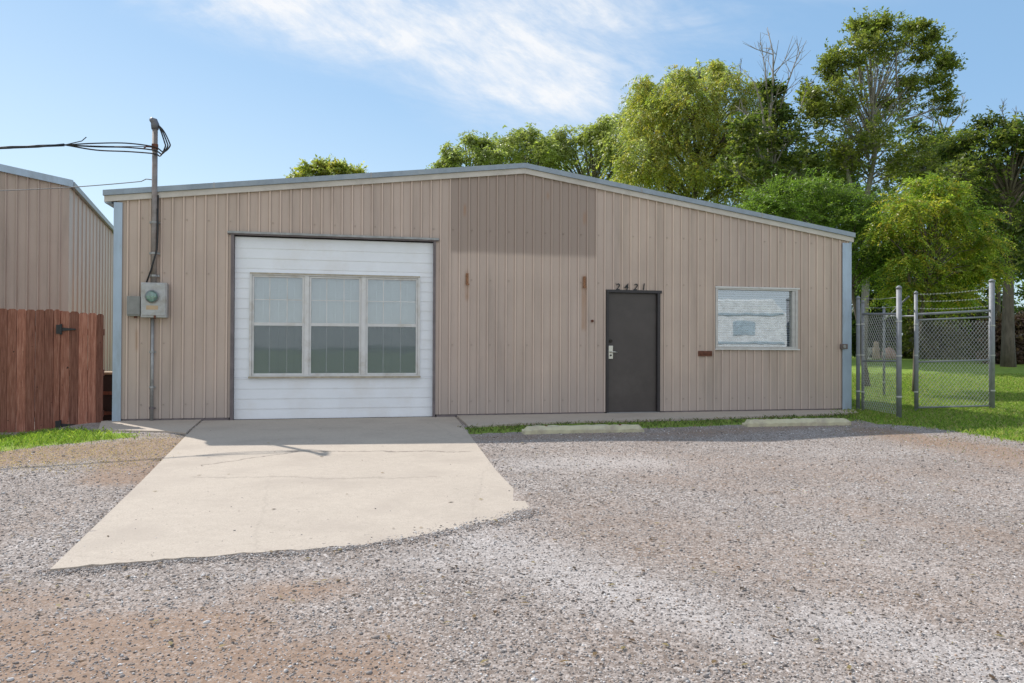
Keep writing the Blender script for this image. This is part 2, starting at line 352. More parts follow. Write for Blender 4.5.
def cloud(cx, cy, a, b_, rot, seed, lo=.36, hi=.72, amp=1.0):
    mp = N(nt, 'ShaderNodeMapping', vector_type='TEXTURE'); mp.inputs['Location'].default_value = (cx, cy, 0); mp.inputs['Rotation'].default_value = (0, 0, rot)
    mp.inputs['Scale'].default_value = (a, b_, 1); L(nt, cb.outputs[0], mp.inputs['Vector'])
    ln = N(nt, 'ShaderNodeVectorMath', operation='LENGTH'); L(nt, mp.outputs[0], ln.inputs[0])
    fall = N(nt, 'ShaderNodeMapRange', interpolation_type='SMOOTHSTEP'); fall.inputs[1].default_value = .15; fall.inputs[2].default_value = 1.05; fall.inputs[3].default_value = 1; fall.inputs[4].default_value = 0
    L(nt, ln.outputs['Value'], fall.inputs[0])
    m2 = N(nt, 'ShaderNodeMapping', vector_type='TEXTURE'); m2.inputs['Rotation'].default_value = (0, 0, rot); m2.inputs['Scale'].default_value = (2.0, .62, 1); m2.inputs['Location'].default_value = (seed, seed*.3, 0)
    L(nt, cb.outputs[0], m2.inputs['Vector'])
    n = N(nt, 'ShaderNodeTexNoise'); n.inputs['Scale'].default_value = 11; n.inputs['Detail'].default_value = 12; n.inputs['Roughness'].default_value = .66; n.inputs['Distortion'].default_value = .5
    L(nt, m2.outputs[0], n.inputs['Vector'])
    s = mth(nt, 'ADD', mth(nt, 'MULTIPLY', fall.outputs[0], .34), n.outputs[0])
    mr = N(nt, 'ShaderNodeMapRange'); mr.inputs[1].default_value = .46; mr.inputs[2].default_value = 1.0; L(nt, s, mr.inputs[0])
    return mth(nt, 'MULTIPLY', mth(nt, 'MULTIPLY', mr.outputs[0], amp), fall.outputs[0])
def PX(x, y): return (x-512)/F, (348-y)/F
c1 = cloud(*PX(515, 74), .30, .125, R(-14), .7, amp=1.6)
c2 = cloud(*PX(335, 24), .46, .10, R(-13), 2.4, amp=1.7)
c3 = cloud(*PX(520, 15), .40, .12, R(-4), 4.1, amp=1.1)
c4 = cloud(*PX(780, 0), .25, .04, R(-4), 5.3, amp=.4)
cn = N(nt, 'ShaderNodeTexNoise'); cn.inputs['Scale'].default_value = 30; cn.inputs['Detail'].default_value = 8; cn.inputs['Roughness'].default_value = .65
cm = N(nt, 'ShaderNodeMapping', vector_type='TEXTURE'); cm.inputs['Rotation'].default_value = (0, 0, R(-32)); cm.inputs['Scale'].default_value = (2.2, .9, 1); L(nt, cb.outputs[0], cm.inputs['Vector']); L(nt, cm.outputs[0], cn.inputs['Vector'])
cl = mth(nt, 'MAXIMUM', mth(nt, 'MAXIMUM', c1, c2), mth(nt, 'MAXIMUM', c3, c4), clamp=True)
SKYMUL = (1.05, 1.03, .93)
skyc = mix(nt, 1.0, sky.outputs[0], SKYMUL, 'MULTIPLY')
hz = N(nt, 'ShaderNodeMapRange', interpolation_type='SMOOTHSTEP'); hz.inputs[1].default_value = -.35; hz.inputs[2].default_value = .75; hz.inputs[3].default_value = .75; hz.inputs[4].default_value = .5
L(nt, sp.outputs[2], hz.inputs[0])
gr_ = N(nt, 'ShaderNodeMapRange', interpolation_type='SMOOTHSTEP'); gr_.inputs[1].default_value = -.05; gr_.inputs[2].default_value = .42
L(nt, mth(nt, 'ADD', sp.outputs[2], mth(nt, 'MULTIPLY', sp.outputs[0], .22)), gr_.inputs[0])
skyc = mix(nt, hz.outputs[0], skyc, mix(nt, gr_.outputs[0], (4.9, 6.0, 6.8), (2.2, 3.95, 6.3)))
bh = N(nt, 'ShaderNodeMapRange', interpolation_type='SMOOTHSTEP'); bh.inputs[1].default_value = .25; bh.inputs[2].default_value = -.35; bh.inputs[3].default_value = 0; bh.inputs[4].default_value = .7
L(nt, sp.outputs[1], bh.inputs[0]); skyc = mix(nt, bh.outputs[0], skyc, (5.9, 6.1, 6.45))      # unseen sky behind the camera, whitened and brightened to light the shaded facade
cmr = N(nt, 'ShaderNodeMapRange'); cmr.inputs[1].default_value = .34; cmr.inputs[2].default_value = .62; cmr.inputs[3].default_value = .42; cmr.inputs[4].default_value = .92; L(nt, cn.outputs[0], cmr.inputs[0])
colr = mix(nt, mth(nt, 'MULTIPLY', cl, cmr.outputs[0]), skyc, (6.5, 6.55, 6.65))
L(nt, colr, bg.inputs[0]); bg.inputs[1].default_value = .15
sd = bpy.data.lights.new('sun', 'SUN'); sd.energy = 4.9; sd.angle = R(.53); sd.color = (1, .95, .88)
so = bpy.data.objects.new('sun', sd); C.objects.link(so); so.rotation_euler = sunv.to_track_quat('Z', 'Y').to_euler(); so.location = sunv*60

# ------------------------------------------------------------------ ground
def inpoly(X, Y, P):
    ins = np.zeros(X.shape, bool); n = len(P)
    for i in range(n):
        x1, y1 = P[i]; x2, y2 = P[(i+1) % n]
        if y1 == y2: continue
        c = ((y1 > Y) != (y2 > Y)) & (X < (x2-x1)*(Y-y1)/(y2-y1)+x1); ins ^= c
    return ins
def gpoly(px): return [tuple(gp(x, y)[:2]) for x, y in px]
PL = gpoly([(-160, 436), (0, 434.5), (100, 432), (137, 434), (130, 438), (95, 441), (40, 446), (0, 452), (-160, 480)])
PS = gpoly([(463, 427.5), (560, 423.8), (680, 420.8), (760, 418), (856, 414.5), (856, 421), (745, 424.5), (640, 428.5), (560, 430), (470, 434)])
lawn_front = [gp(x, y) for x, y in [(850, 413), (857, 419), (880, 424), (925, 427), (975, 433), (1024, 441), (1150, 462)]]
PR = [tuple(p[:2]) for p in lawn_front]+[(60, 6), (400, 0), (400, 600), (-400, 600), (-400, 30), (-12, 24), tuple(loc2w(-5, 12)[:2]), tuple(loc2w(5.9, 12)[:2]), tuple(loc2w(6.0, .3)[:2])]
PB = [(-400, -7), (-400, -600), (400, -600), (400, -7), (30, -7), (0, -8)]
def axis(lo, hi, f0, f1, step, grow=1.28):
    a = list(np.arange(f0, f1, step)); s = step; x = f1
    while x < hi: a.append(x); s *= grow; x += s
    a.append(hi); s = step; x = f0-step; b = []
    while x > lo: b.append(x); s *= grow; x -= s
    b.append(lo); return np.array(b[::-1]+a)
xs = axis(-900, 900, -9, 13, .11); ys = axis(-700, 1100, 1.5, 15.5, .11)
X, Y = np.meshgrid(xs, ys)
FRONT = [np.array(gp(x, y)[:2]) for x, y in [(52, 574), (140, 566), (230, 559), (300, 555), (360, 550), (420, 541), (480, 528), (517, 521), (536, 513)]]
def ridge(x, y):                                     # gravel banked up against the front of the slab
    best = np.full(np.shape(x), 9.)
    for a, b in zip(FRONT, FRONT[1:]):
        d = b-a; t = np.clip(((x-a[0])*d[0]+(y-a[1])*d[1])/(d@d), 0, 1); best = np.minimum(best, (x-a[0]-t*d[0])**2+(y-a[1]-t*d[1])**2)
    return .011*np.exp(-best/.10**2)
und = .006*(np.sin(X*1.7+Y*.6)+np.sin(Y*2.3-X*.9)+np.sin(X*.7-Y*1.9+1))
dF = X*sa-(Y-Z0)*ca
Zg = G(X, Y)+und*sstep(1.6, 3, dF)*(1-sstep(40, 60, np.abs(X)+np.abs(Y)))
def seg_blob(pa, pb, rad):                           # capsule falloff between two ground points
    a = np.array(gp(*pa)[:2]); b = np.array(gp(*pb)[:2]); d = b-a; t = np.clip(((X-a[0])*d[0]+(Y-a[1])*d[1])/(d@d+1e-9), 0, 1)
    return np.exp(-((X-a[0]-t*d[0])**2+(Y-a[1]-t*d[1])**2)/rad**2)
gm = (inpoly(X, Y, PL) | inpoly(X, Y, PS) | inpoly(X, Y, PR) | inpoly(X, Y, PB)).astype(float)
dirt = np.zeros_like(X)
DIRTS = (((600, 520), (980, 600), 1.1, .42), ((560, 640), (860, 660), .6, .34), ((640, 460), (960, 480), 1.3, .40), ((60, 600), (420, 650), .5, .42), ((-40, 462), (150, 446), .6, 1.5), ((130, 475), (165, 442), .4, 1.4), ((-60, 640), (200, 630), .35, 1.15), ((-80, 683), (330, 683), .45, 1.15), ((-60, 600), (40, 600), .3, .8), ((270, 592), (330, 590), .25, .8),
                   ((880, 432), (1060, 462), .55, 1.0), ((930, 440), (1100, 480), .7, .75), ((640, 478), (760, 490), .5, .4), ((720, 570), (860, 590), .35, .4), ((820, 500), (1000, 540), .6, .45),
                   ((480, 438), (700, 434), .4, .6), ((690, 433), (850, 424), .4, .7), ((-60, 560), (80, 500), .3, .35), ((500, 683), (640, 683), .3, .35), ((640, 510), (760, 550), .4, .25))
for a, b, r, k in DIRTS:
    dirt = np.maximum(dirt, k*seg_blob(a, b, r))
lite = np.zeros_like(X)
for a, b, r, k in (((530, 462), (640, 462), .6, .9), ((500, 545), (640, 600), .5, .9), ((430, 560), (560, 560), .45, .7), ((640, 600), (760, 640), .3, .9), ((830, 620), (1000, 670), .35, .9), ((250, 570), (420, 565), .35, .5),
                   ((760, 610), (900, 625), .25, .6), ((880, 560), (1000, 600), .35, .5), ((700, 450), (900, 455), .5, .4), ((0, 560), (60, 540), .5, .4)):
    lite = np.maximum(lite, k*seg_blob(a, b, r))
nx, ny = len(xs), len(ys); I = np.arange(nx*ny).reshape(ny, nx)
Fq = np.stack([I[:-1, :-1], I[:-1, 1:], I[1:, 1:], I[1:, :-1]], -1).reshape(-1, 4)
Zg = Zg+ridge(X, Y)
Zg = Zg-.06*inpoly(X, Y, [tuple(p) for p in gpoly([(203, 422), (186, 440), (70, 562), (140, 556), (230, 549), (360, 540), (420, 531), (480, 518), (519, 510), (492, 478), (460, 436), (452, 420)])])
g = quick('ground', np.c_[X.ravel(), Y.ravel(), Zg.ravel()], Fq, GROUND)
za = g.data.color_attributes.new('zone', 'FLOAT_COLOR', 'POINT')
za.data.foreach_set('color', np.c_[gm.ravel(), dirt.ravel(), lite.ravel(), np.ones(nx*ny)].astype(np.float32).ravel())
g.data.polygons.foreach_set('use_smooth', [True]*len(Fq)); tag(g, kind='structure')
def gz_arr(x, y):
    d = x*sa-(y-Z0)*ca
    return G(x, y)+.006*(np.sin(x*1.7+y*.6)+np.sin(y*2.3-x*.9)+np.sin(x*.7-y*1.9+1))*sstep(1.6, 3, d)+ridge(x, y)

# concrete sheets
def slab(name, poly, zoff, thick=.12, step=.25, rough_edges=()):
    P = []
    n = len(poly)
    for i in range(n):
        a = Vector(poly[i]); b = Vector(poly[(i+1) % n]); m = max(1, int((b-a).length/(.06 if i in rough_edges else .3)))
        for k in range(m):
            p = a.lerp(b, k/m)
            if i in rough_edges and 0 < k: p += Vector((0, 1))*random.uniform(-.022, .022)+Vector((0, 1))*.02*math.sin(k*.5)
            P.append(p)
    xs_ = [p.x for p in P]; ys_ = [p.y for p in P]; nb = len(P); pts = list(P); poly2 = [tuple(p) for p in P]
    gx_, gy_ = np.meshgrid(np.arange(min(xs_), max(xs_), step), np.arange(min(ys_), max(ys_), step)); m = inpoly(gx_, gy_, poly2)
    pts += [Vector((x, y)) for x, y in zip(gx_[m], gy_[m])]
    v, e, f, *_ = geometry.delaunay_2d_cdt(pts, [], [list(range(nb))], 1, 1e-4)
    mb = MB(); top = [(p.x, p.y, float(G(p.x, p.y))+zoff) for p in v]
    mb.add(top, [tuple(q) if (v[q[1]]-v[q[0]]).cross(v[q[2]]-v[q[0]]) > 0 else tuple(q[::-1]) for q in f])
    ring = [(p.x, p.y, float(G(p.x, p.y))+zoff) for p in P]
    mb.add(ring+[(x, y, z-thick) for x, y, z in ring], [(i, (i+1) % nb, (i+1) % nb+nb, i+nb) for i in range(nb)])
    return tag(mb.build(name, CONC), kind='structure')
bl = loc2w(pf(203, 418)[0], .02); br = loc2w(pf(455, 416)[0], .02)
drive = [tuple(bl[:2])]+gpoly([(188, 434), (140, 483), (50, 570), (140, 562), (230, 555), (300, 551), (360, 546), (420, 537), (480, 524), (515, 517.5), (531, 511), (524, 500), (497, 472), (468, 433)])+[tuple(br[:2])]
slab('driveway', drive, .005, rough_edges=(3, 4, 5, 6, 7, 8, 9))
e0 = loc2w(pf(456, 416)[0]+.015, .02); e1 = loc2w(pf(850, 411)[0]+.1, .02)
slab('sidewalk', [tuple(e0[:2])]+gpoly([(469, 428), (520, 425), (600, 422.5), (680, 420.3), (760, 417.5), (858, 414)])+[tuple(e1[:2])], .024)
f0 = loc2w(pf(116, 421)[0]-.2, .02); f1 = loc2w(pf(202, 418)[0]-.01, .02)
slab('concrete_apron', [tuple(f0[:2])]+gpoly([(98, 431), (110, 431.5), (140, 432), (165, 432.5), (186, 434.3)])+[tuple(f1[:2])], .020)

# ------------------------------------------------------------------ main building (local: u, depth, z)
LB = lambda y: y
bld = empty('metal_building', (0, Z0, 0), ang)
tag(bld, 'beige ribbed metal building with low gable roof, white garage bay and dark entry door', 'building')
uL = pf(115, 400)[0]; uR = pf(849, 400)[0]; DEP = 15.0
rL = pf(103, 190, .06); rM = pf(525, 163, .06); rR = pf(855, 233, .06)
TR = .165                                            # height of the rake trim
def roofz(u): return (rL[1]+(rM[1]-rL[1])*(u-rL[0])/(rM[0]-rL[0])) if u < rM[0] else (rM[1]+(rR[1]-rM[1])*(u-rM[0])/(rR[0]-rM[0]))
def rect(x0, y0, x1, y1, off=0):
    a = pf(x0, y0, off); b = pf(x1, y1, off); c = pf(x1, y0, off); d_ = pf(x0, y1, off)
    return [(a[0]+d_[0])/2, (b[0]+c[0])/2, (b[1]+d_[1])/2, (a[1]+c[1])/2]   # u0,u1,z0,z1
OG = rect(231.5, 237.3, 435, 416.5); OG[2] = 0.0
OD = rect(606.5, 291.5, 659.5, 413); OD[2] = 0.0
OW = rect(716, 289, 796, 348)
opens = [OG, OD, OW]
P_ = .1524
def ribprof(a, b, first, pitch=P_, dep=.019):
    br = [a, b]; k = math.floor((a-first)/pitch)-1
    while first+k*pitch < b+pitch:
        c = first+k*pitch
        br += [c-.023, c-.010, c+.010, c+.023]; k += 1
    def dy(u):
        t = abs(((u-first+pitch/2) % pitch)-pitch/2); return -dep if t <= .0101 else (0 if t >= .0229 else -dep*(.023-t)/.013)
    return [x for x in br if a <= x <= b], dy
def ribwall(mb, a, b, first, top, opens, breaks=(), z0=0.0, yoff=0):
    br, dy = ribprof(a, b, first)
    for o in opens: br += [o[0], o[1]]
    br += list(breaks); br = sorted(set(round(x, 5) for x in br)); br = [x for x in br if a-1e-6 <= x <= b+1e-6]
    for u0, u1 in zip(br, br[1:]):
        if u1-u0 < 1e-4: continue
        m = (u0+u1)/2; iv = [(z0, None)]
        for o in opens:
            if o[0] < m < o[1]:
                iv = [(z0, o[2]), (o[3], None)] if o[2] > z0 else [(o[3], None)]
        for lo, hi in iv:
            y0, y1 = yoff+dy(u0), yoff+dy(u1); h0, h1 = (top(u0), top(u1)) if hi is None else (hi, hi)
            mb.add([(u0, y0, lo), (u1, y1, lo), (u1, y1, h1), (u0, y0, h0)], [(0, 1, 2, 3)])
mb = MB(); first = pf(137.8, 400)[0]
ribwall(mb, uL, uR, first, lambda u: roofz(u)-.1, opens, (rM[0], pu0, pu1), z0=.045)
# screws on the flats along the girts
for zz in (.25, pf(512, 345)[1], pf(512, 281)[1], pf(512, 232)[1]):
    k = 0; u = first+.045-20*P_
    while u < uR-.05:
        if u > uL+.1 and zz < roofz(u)-.3 and not any(o[0]-.03 < u < o[1]+.03 and o[2]-.03 < zz < o[3]+.03 for o in opens) and random.random() < .8:
            mb.box(u-.010, u+.010, -.009, 0, zz-.010, zz+.010)
        u += P_*2
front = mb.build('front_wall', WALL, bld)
md = front.modifiers.new('thick', 'SOLIDIFY'); md.thickness = .002; md.offset = -1
# side and rear walls
mb = MB()
eL, eR = roofz(uL)-.1, roofz(uR)-.1
for u, e, s in ((uL, eL, 1), (uR, eR, -1)):
    k = 0; y = .02
    while y < DEP:
        y2 = min(y+P_-.04, DEP); mb.add([(u, y, -.2), (u, y2, -.2), (u, y2, e), (u, y, e)], [(0, 1, 2, 3)])
        y3 = min(y2+.02, DEP); mb.add([(u, y2, -.2), (u-s*.016, y3, -.2), (u-s*.016, y3, e), (u, y2, e)], [(0, 1, 2, 3)])
        y4 = min(y3+.02, DEP); mb.add([(u-s*.016, y3, -.2), (u, y4, -.2), (u, y4, e), (u-s*.016, y3, e)], [(0, 1, 2, 3)]); y = y4
        if y >= DEP-.001: break
mb.add([(uL, DEP, 0), (uR, DEP, 0), (uR, DEP, eR), (rM[0], DEP, rM[1]-.1), (uL, DEP, eL)], [(0, 1, 2, 3, 4)])
mb.build('side_wall', WALL, bld)
# interior floor/dark box keeps light out
mb = MB(); mb.box(uL+.1, uR-.1, .5, DEP-.1, .01, 2.9)
mb.build('interior_lining', INTER, bld)
mb = MB()                                            # roof sheets
for a, b in ((rL, rM), (rM, rR)):
    n = 40
    for y0, y1, t in ((.0, DEP+.1, .03),):
        z = .015
        mb.add([(a[0], y0, a[1]-z-t), (b[0], y0, b[1]-z-t), (b[0], y1, b[1]-z-t), (a[0], y1, a[1]-z-t), (a[0], y0, a[1]-z), (b[0], y0, b[1]-z), (b[0], y1, b[1]-z), (a[0], y1, a[1]-z)],
               [(0, 3, 2, 1), (4, 5, 6, 7), (0, 1, 5, 4), (1, 2, 6, 5), (2, 3, 7, 6), (3, 0, 4, 7)])
mb.build('roof', ROOFM, bld)
def rake(name, t0, t1, y0, y1, m, ins=0):
    mb = MB()
    for a, b, s0, s1 in ((rL, rM, ins, 0), (rM, rR, 0, ins)):
        sl = (b[1]-a[1])/(b[0]-a[0]); pa = (a[0]+s0, a[1]+sl*s0); pb = (b[0]-s1, b[1]-sl*s1)
        mb.prism([(pa[0], pa[1]-t1), (pb[0], pb[1]-t1), (pb[0], pb[1]-t0), (pa[0], pa[1]-t0)], y0, y1)
    return mb.build(name, m, bld)
CAPM = simple('blue_grey_ridge_steel', (.29, .34, .40), .45, .2, .15, 6, dirt=(.36, .40, .44))
rake('rake_cap', 0, .078, -.075, .02, CAPM)
rake('fascia', .080, TR, -.045, -.019, FASCIA, .012)
# lap joints of the rake cap
for u in (pf(371, 170)[0], pf(640, 190)[0], pf(215, 180)[0], pf(760, 210)[0]):
    z = roofz(u); mb = MB(); mb.box(u-.012, u+.012, -.079, -.070, z-.080, z+.002); mb.build('trim_joint', GALVD, bld)
for u, s, e in ((uL, -1, roofz(uL)-.182), (uR, 1, roofz(uR)-.19)):
    mb = MB(); a, b = sorted((u-s*(.085 if s < 0 else .15), u+s*.03)); mb.box(a, b, -.03, -.0175, -.02 if s > 0 else -.1, e)
    a, b = sorted((u+s*.018, u+s*.030)); mb.box(a, b, -.0175, .12, -.1, e)
    mb.build('corner_trim', GALV, bld)
# eave gutters along sides
for p, s in ((rL, 1), (rR, -1)):
    mb = MB(); a, b = sorted((p[0], p[0]+s*.09)); mb.box(a, b, .021, DEP+.1, p[1]-.17, p[1]-.05); mb.build('eave_trim', GALV, bld)
# base shadow gap
for a, b in ((uL+.09, OG[0]-.03), (OG[1]+.03, OD[0]-.03), (OD[1]+.03, uR-.09)): mb = MB(); mb.box(a, b, .003, .05, -.08, .06); mb.build('base_angle', DARKF, bld)

# --- garage bay: white lap siding with three double-hung windows
g0, g1, gz0, gz1 = OG; gd = empty('garage_bay', (0, 0, 0)); gd.parent = bld
mb = MB(); mb.box(g0-.012, g0+.030, -.028, .12, 0, gz1+.02); mb.box(g1-.03, g1+.006, -.022, .12, 0, gz1+.02); mb.box(g0-.06, g1+.05, -.034, .12, gz1-.012, gz1+.018)
mb.build('jamb', DARKF, gd)
mb = MB(); mb.box(g0-.06, g1+.05, -.05, -.036, gz1+.005, gz1+.035); mb.build('head_flashing', GALVD, gd)
Wn = [rect(251.5, 275.5, 304, 375), rect(309, 276.5, 361, 375), rect(366, 277.5, 418, 375.5)]
wz0 = np.mean([q[2] for q in Wn]); wz1 = np.mean([q[3] for q in Wn]); ww0, ww1 = Wn[0][0], Wn[2][1]
mb = MB(); lap = .152; z = .03; si = 0
cuts = [(.03, None)]
def board(a, b, z0, z1, mb):                        # lapped board: bottom edge stands proud
    mb.add([(a, .052, z0), (b, .052, z0), (b, .052, z0+.012), (a, .052, z0+.012), (a, .060, z1), (b, .060, z1), (a, .07, z0), (b, .07, z0)],
           [(0, 1, 2, 3), (3, 2, 5, 4), (6, 7, 1, 0)])
zs = []; z = .01
while z < gz1-.03: zs.append((z, min(z+lap, gz1-.03))); z += lap
for z0, z1 in zs:
    segs = []
    lo, hi = max(z0, wz0-.03), min(z1, wz1+.03)
    if hi <= lo: board(g0+.035, g1-.03, z0, z1, mb)
    else:
        if z0 < wz0-.03: board(g0+.035, g1-.03, z0, wz0-.03, mb)
        if z1 > wz1+.03: board(g0+.035, g1-.03, wz1+.03, z1, mb)
        board(g0+.035, ww0-.03, lo, hi, mb); board(ww1+.03, g1-.03, lo, hi, mb)
mb.build('siding', WHITE, gd)
def frame(mb, a, b, z0, z1, t, y0, y1):
    mb.box(a, a+t, y0, y1, z0, z1); mb.box(b-t, b, y0, y1, z0, z1); mb.box(a+t, b-t, y0, y1, z0, z0+t); mb.box(a+t, b-t, y0, y1, z1-t, z1)
mb = MB(); frame(mb, ww0-.035, ww1+.035, wz0-.035, wz1+.035, .034, .022, .14)
mb.box(Wn[0][1]+.001, Wn[1][0]-.001, .03, .14, wz0, wz1); mb.box(Wn[1][1]+.001, Wn[2][0]-.001, .03, .14, wz0, wz1)
casing = mb.build('window_casing', WHITEF, gd, bevel=.003)
mb = MB(); SILL = simple('stained_sill', (.42, .36, .27), .6, 0, .25, 10)
mb.box(ww0-.045, ww1+.045, .008, .0215, wz0-.045, wz0-.018); mb.build('sill', SILL, gd)
mb = MB(); mb.box(ww0-.03, ww1+.03, .012, .0215, wz1+.018, wz1+.036); mb.build('drip_cap', SILL, gd)
for i, q in enumerate(Wn):
    a, b = q[0]+.001, q[1]-.001; zm = pf(300, 324)[1]
    wf = MB(); frame(wf, a, b, wz0+.001, wz1-.001, .028, .045, .12); wf.box(a+.029, b-.029, .048, .10, zm-.028, zm+.02)
    wo = wf.build('window', WHITEF, gd, bevel=.002)
    if i == 0: pass
    up = MB(); up.box(a+.028, b-.028, .075, .079, zm+.02, wz1-.029); up.build('pane', GLASS_UP, wo)
    lo = MB(); lo.box(a+.028, b-.028, .062, .066, wz0+.029, zm-.028); lo.build('pane', GLASS_LO, wo)
    scn = MB(); scn.box(a+.029, b-.029, .052, .054, wz0+.03, zm-.029); scn.build('insect_screen', SCREEN, wo)
    gr = MB()
    for k in (1, 2):
        x = a+(b-a)*k/3; gr.box(x-.006, x+.006, .068, .0745, zm+.02, wz1-.03); gr.box(x-.005, x+.005, .0555, .0615, wz0+.03, zm-.03)
    zc = (zm+wz1)/2; gr.box(a+.03, b-.03, .0685, .074, zc-.006, zc+.006)
    gr.build('grille', WHITEF, wo)
    bb = MB(); z = wz0+.03
    while z < wz1-.03:
        bb.add([(a+.02, .125, z), (b-.02, .125, z), (b-.02, .150, z+.023), (a+.02, .150, z+.023)], [(0, 1, 2, 3)]); z += .0245
    for k in (.2, .5, .8): x = a+(b-a)*k; bb.box(x-.003, x+.003, .118, .121, wz0+.03, wz1-.03)
    bb.box(a, b, .16, .165, wz0, wz1)
    bb.build('blind', BLINDW, wo)
mb = MB(); mb.box(g0, g1, .3, .32, 0, gz1+.1); mb.box(ww0, ww1, .2, .21, wz0, wz1); mb.build('backing', INTER, gd)

# --- entry door
d0, d1, dz0, dz1 = OD; dr = empty('door', (0, 0, 0)); dr.parent = bld
mb = MB(); mb.box(d0-.012, d0+.032, -.025, .10, 0, dz1+.02); mb.box(d1-.045, d1+.004, -.025, .10, 0, dz1+.02); mb.box(d0-.012, d1+.03, -.030, .10, dz1-.026, dz1+.022)
mb.build('frame', simple('black_door_frame', (.035, .03, .032), .45), dr, bevel=.003)
mb = MB(); mb.box(d0+.034, d1-.047, .028, .07, .035, dz1-.028); leaf = mb.build('leaf', DOORM, dr, bevel=.003)
mb = MB(); mb.box(d0, d1, -.03, .10, .0, .033); mb.build('threshold', GALVD, dr)
for zz in (.3, dz1*.5, dz1-.3):
    mb = MB(); mb.tube([(d1-.046, .02, zz-.05), (d1-.046, .02, zz+.05)], .009, 8); mb.build('hinge', BLACK, dr)
hu, hz = pf(611, 352); mb = MB(); mb.box(hu-.045, hu+.04, .012, .0275, hz-.115, hz+.105); pl = mb.build('lock_plate', CHROME, dr, bevel=.004)
mb = MB(); mb.tube([(hu, .012, hz-.0), (hu, -.03, hz)], .013, 10); mb.tube([(hu-.01, -.035, hz), (hu+.05, -.035, hz), (hu+.10, -.03, hz-.004)], [.011, .010, .008], 8); mb.build('lever', CHROME, pl, True)
mb = MB(); mb.tube([(hu, .011, hz-.055), (hu, .004, hz-.055)], .016, 12); mb.build('keyhole', BLACK, pl)
hu2, hz2 = pf(611, 341); mb = MB(); mb.tube([(hu2, .028, hz2), (hu2, .006, hz2)], .028, 16); mb.build('deadbolt', simple('dark_bronze_lock', (.03, .025, .02), .35, .6), dr)

# --- right window
w0, w1, z0w, z1w = OW; wn = empty('window', (0, 0, 0)); wn.parent = bld
mb = MB(); frame(mb, w0-.02, w1+.02, z0w-.02, z1w+.02, .045, -.028, .09); mb.box(w1-.085, w1-.026, -.018, .06, z0w+.026, z1w-.026); mb.build('frame', ALU, wn, bevel=.002)
mb = MB(); mb.box(w0-.03, w1+.05, -.045, -.029, z1w+.005, z1w+.03); mb.build('head_flashing', WHITEF, wn)
mb = MB(); mb.box(w0-.03, w1+.05, -.045, -.029, z0w-.035, z0w-.015); mb.build('sill', WHITEF, wn)
mb = MB(); mb.box(w0+.025, w1-.086, .03, .034, z0w+.025, z1w-.025); mb.build('pane', GLASS_R, wn)
mb = MB(); z = z0w+.02
while z < z1w-.03:
    mb.add([(w0+.02, .075, z), (w1-.03, .075, z), (w1-.03, .10, z+.028), (w0+.02, .10, z+.028)], [(0, 1, 2, 3)]); z += .042
mb.build('blind', BLINDW, wn)

# --- small fittings
u, z = pf(704.5, 353.5); mb = MB(); mb.box(u-.13, u+.13, -.03, -.012, z-.045, z+.045); mb.box(u-.115, u+.115, -.038, -.03, z-.01, z+.03); mb.build('mail_slot', RUST, bld, bevel=.004)
u, z = pf(592, 321); mb = MB(); mb.tube([(u, -.012, z), (u, -.03, z)], .022, 14); mb.build('door_bell', RUST, bld)
for px, py, h in ((467, 279, .09), (584, 282, .09)):
    u, z = pf(px, py); mb = MB(); mb.box(u-.022, u+.022, -.024, -.0165, z-h, z+h); mb.box(u-.018, u+.03, -.05, -.0245, z-h-.01, z-h+.012); mb.tube([(u, -.026, z+h*.5), (u, -.034, z+h*.5)], .012, 8); mb.build('sign_bracket', RUSTB, bld)
u, z = pf(842, 346.5); mb = MB(); mb.box(u-.07, u+.07, -.07, -.031, z-.045, z+.045); bx = mb.build('junction_box', simple('brown_grey_box', (.16, .12, .11), .6), bld, bevel=.006)
mb = MB(); mb.tube([(u, -.07, z), (u, -.078, z)], .03, 14); mb.build('cover', GALVD, bx)
for ch, px in (('2', 617.5), ('4', 626), ('2', 635), ('1', 643.2)):
    cu = bpy.data.curves.new('digit', 'FONT'); cu.body = ch; cu.size = .155; cu.extrude = .004; cu.shear = .18; cu.offset = .0015
    tmp = bpy.data.objects.new('tmp', cu); C.objects.link(tmp); bpy.context.view_layer.update()
    me = bpy.data.meshes.new_from_object(tmp); bpy.data.objects.remove(tmp)
    o = bpy.data.objects.new('digit', me); C.objects.link(o); me.materials.clear(); me.materials.append(BLACK)
    u, z = pf(px, 289.5); o.parent = bld; o.location = (u-.045, -.026, z-.01); o.rotation_euler = (R(90), R(random.uniform(-4, 4)), 0)

# ------------------------------------------------------------------ electric service
def lw(u, y, z): return loc2w(u, y, z)
MASTM = simple('weathered_pipe', (.27, .235, .22), .6, .1, .25, 8, dirt=(.20, .13, .10))
ms = empty('service_mast', lw(pf(155, 283)[0], -.07, 0), ang); tag(ms, 'tall grey conduit mast with weatherhead rising above the left roof edge', 'service mast')
um = pf(155, 250)[0]; ztop = pf(155, 128, .07)[1]; zb = pf(155, 284, .07)[1]
mb = MB(); mb.tube([(0, 0, zb), (0, 0, zb+.8), (-.0, 0, ztop)], .038, 14); mb.build('pipe', MASTM, ms, True)
mb = MB(); mb.tube([(0, 0, ztop-.02), (0, 0, ztop+.05), (-.015, -.01, ztop+.10), (-.05, -.05, ztop+.115)], [.05, .058, .052, .03], 12); mb.build('weatherhead', simple('grey_cast_head', (.16, .16, .18), .5, .4), ms, True)
for zz in (zb+.9, zb+.45, zb+.12):
    mb = MB(); mb.box(-.07, .07, .02, .055, zz-.015, zz+.015); mb.tube([(0, 0, zz-.014), (0, 0, zz+.014)], .045, 14); mb.build('strap', GALVD, ms)
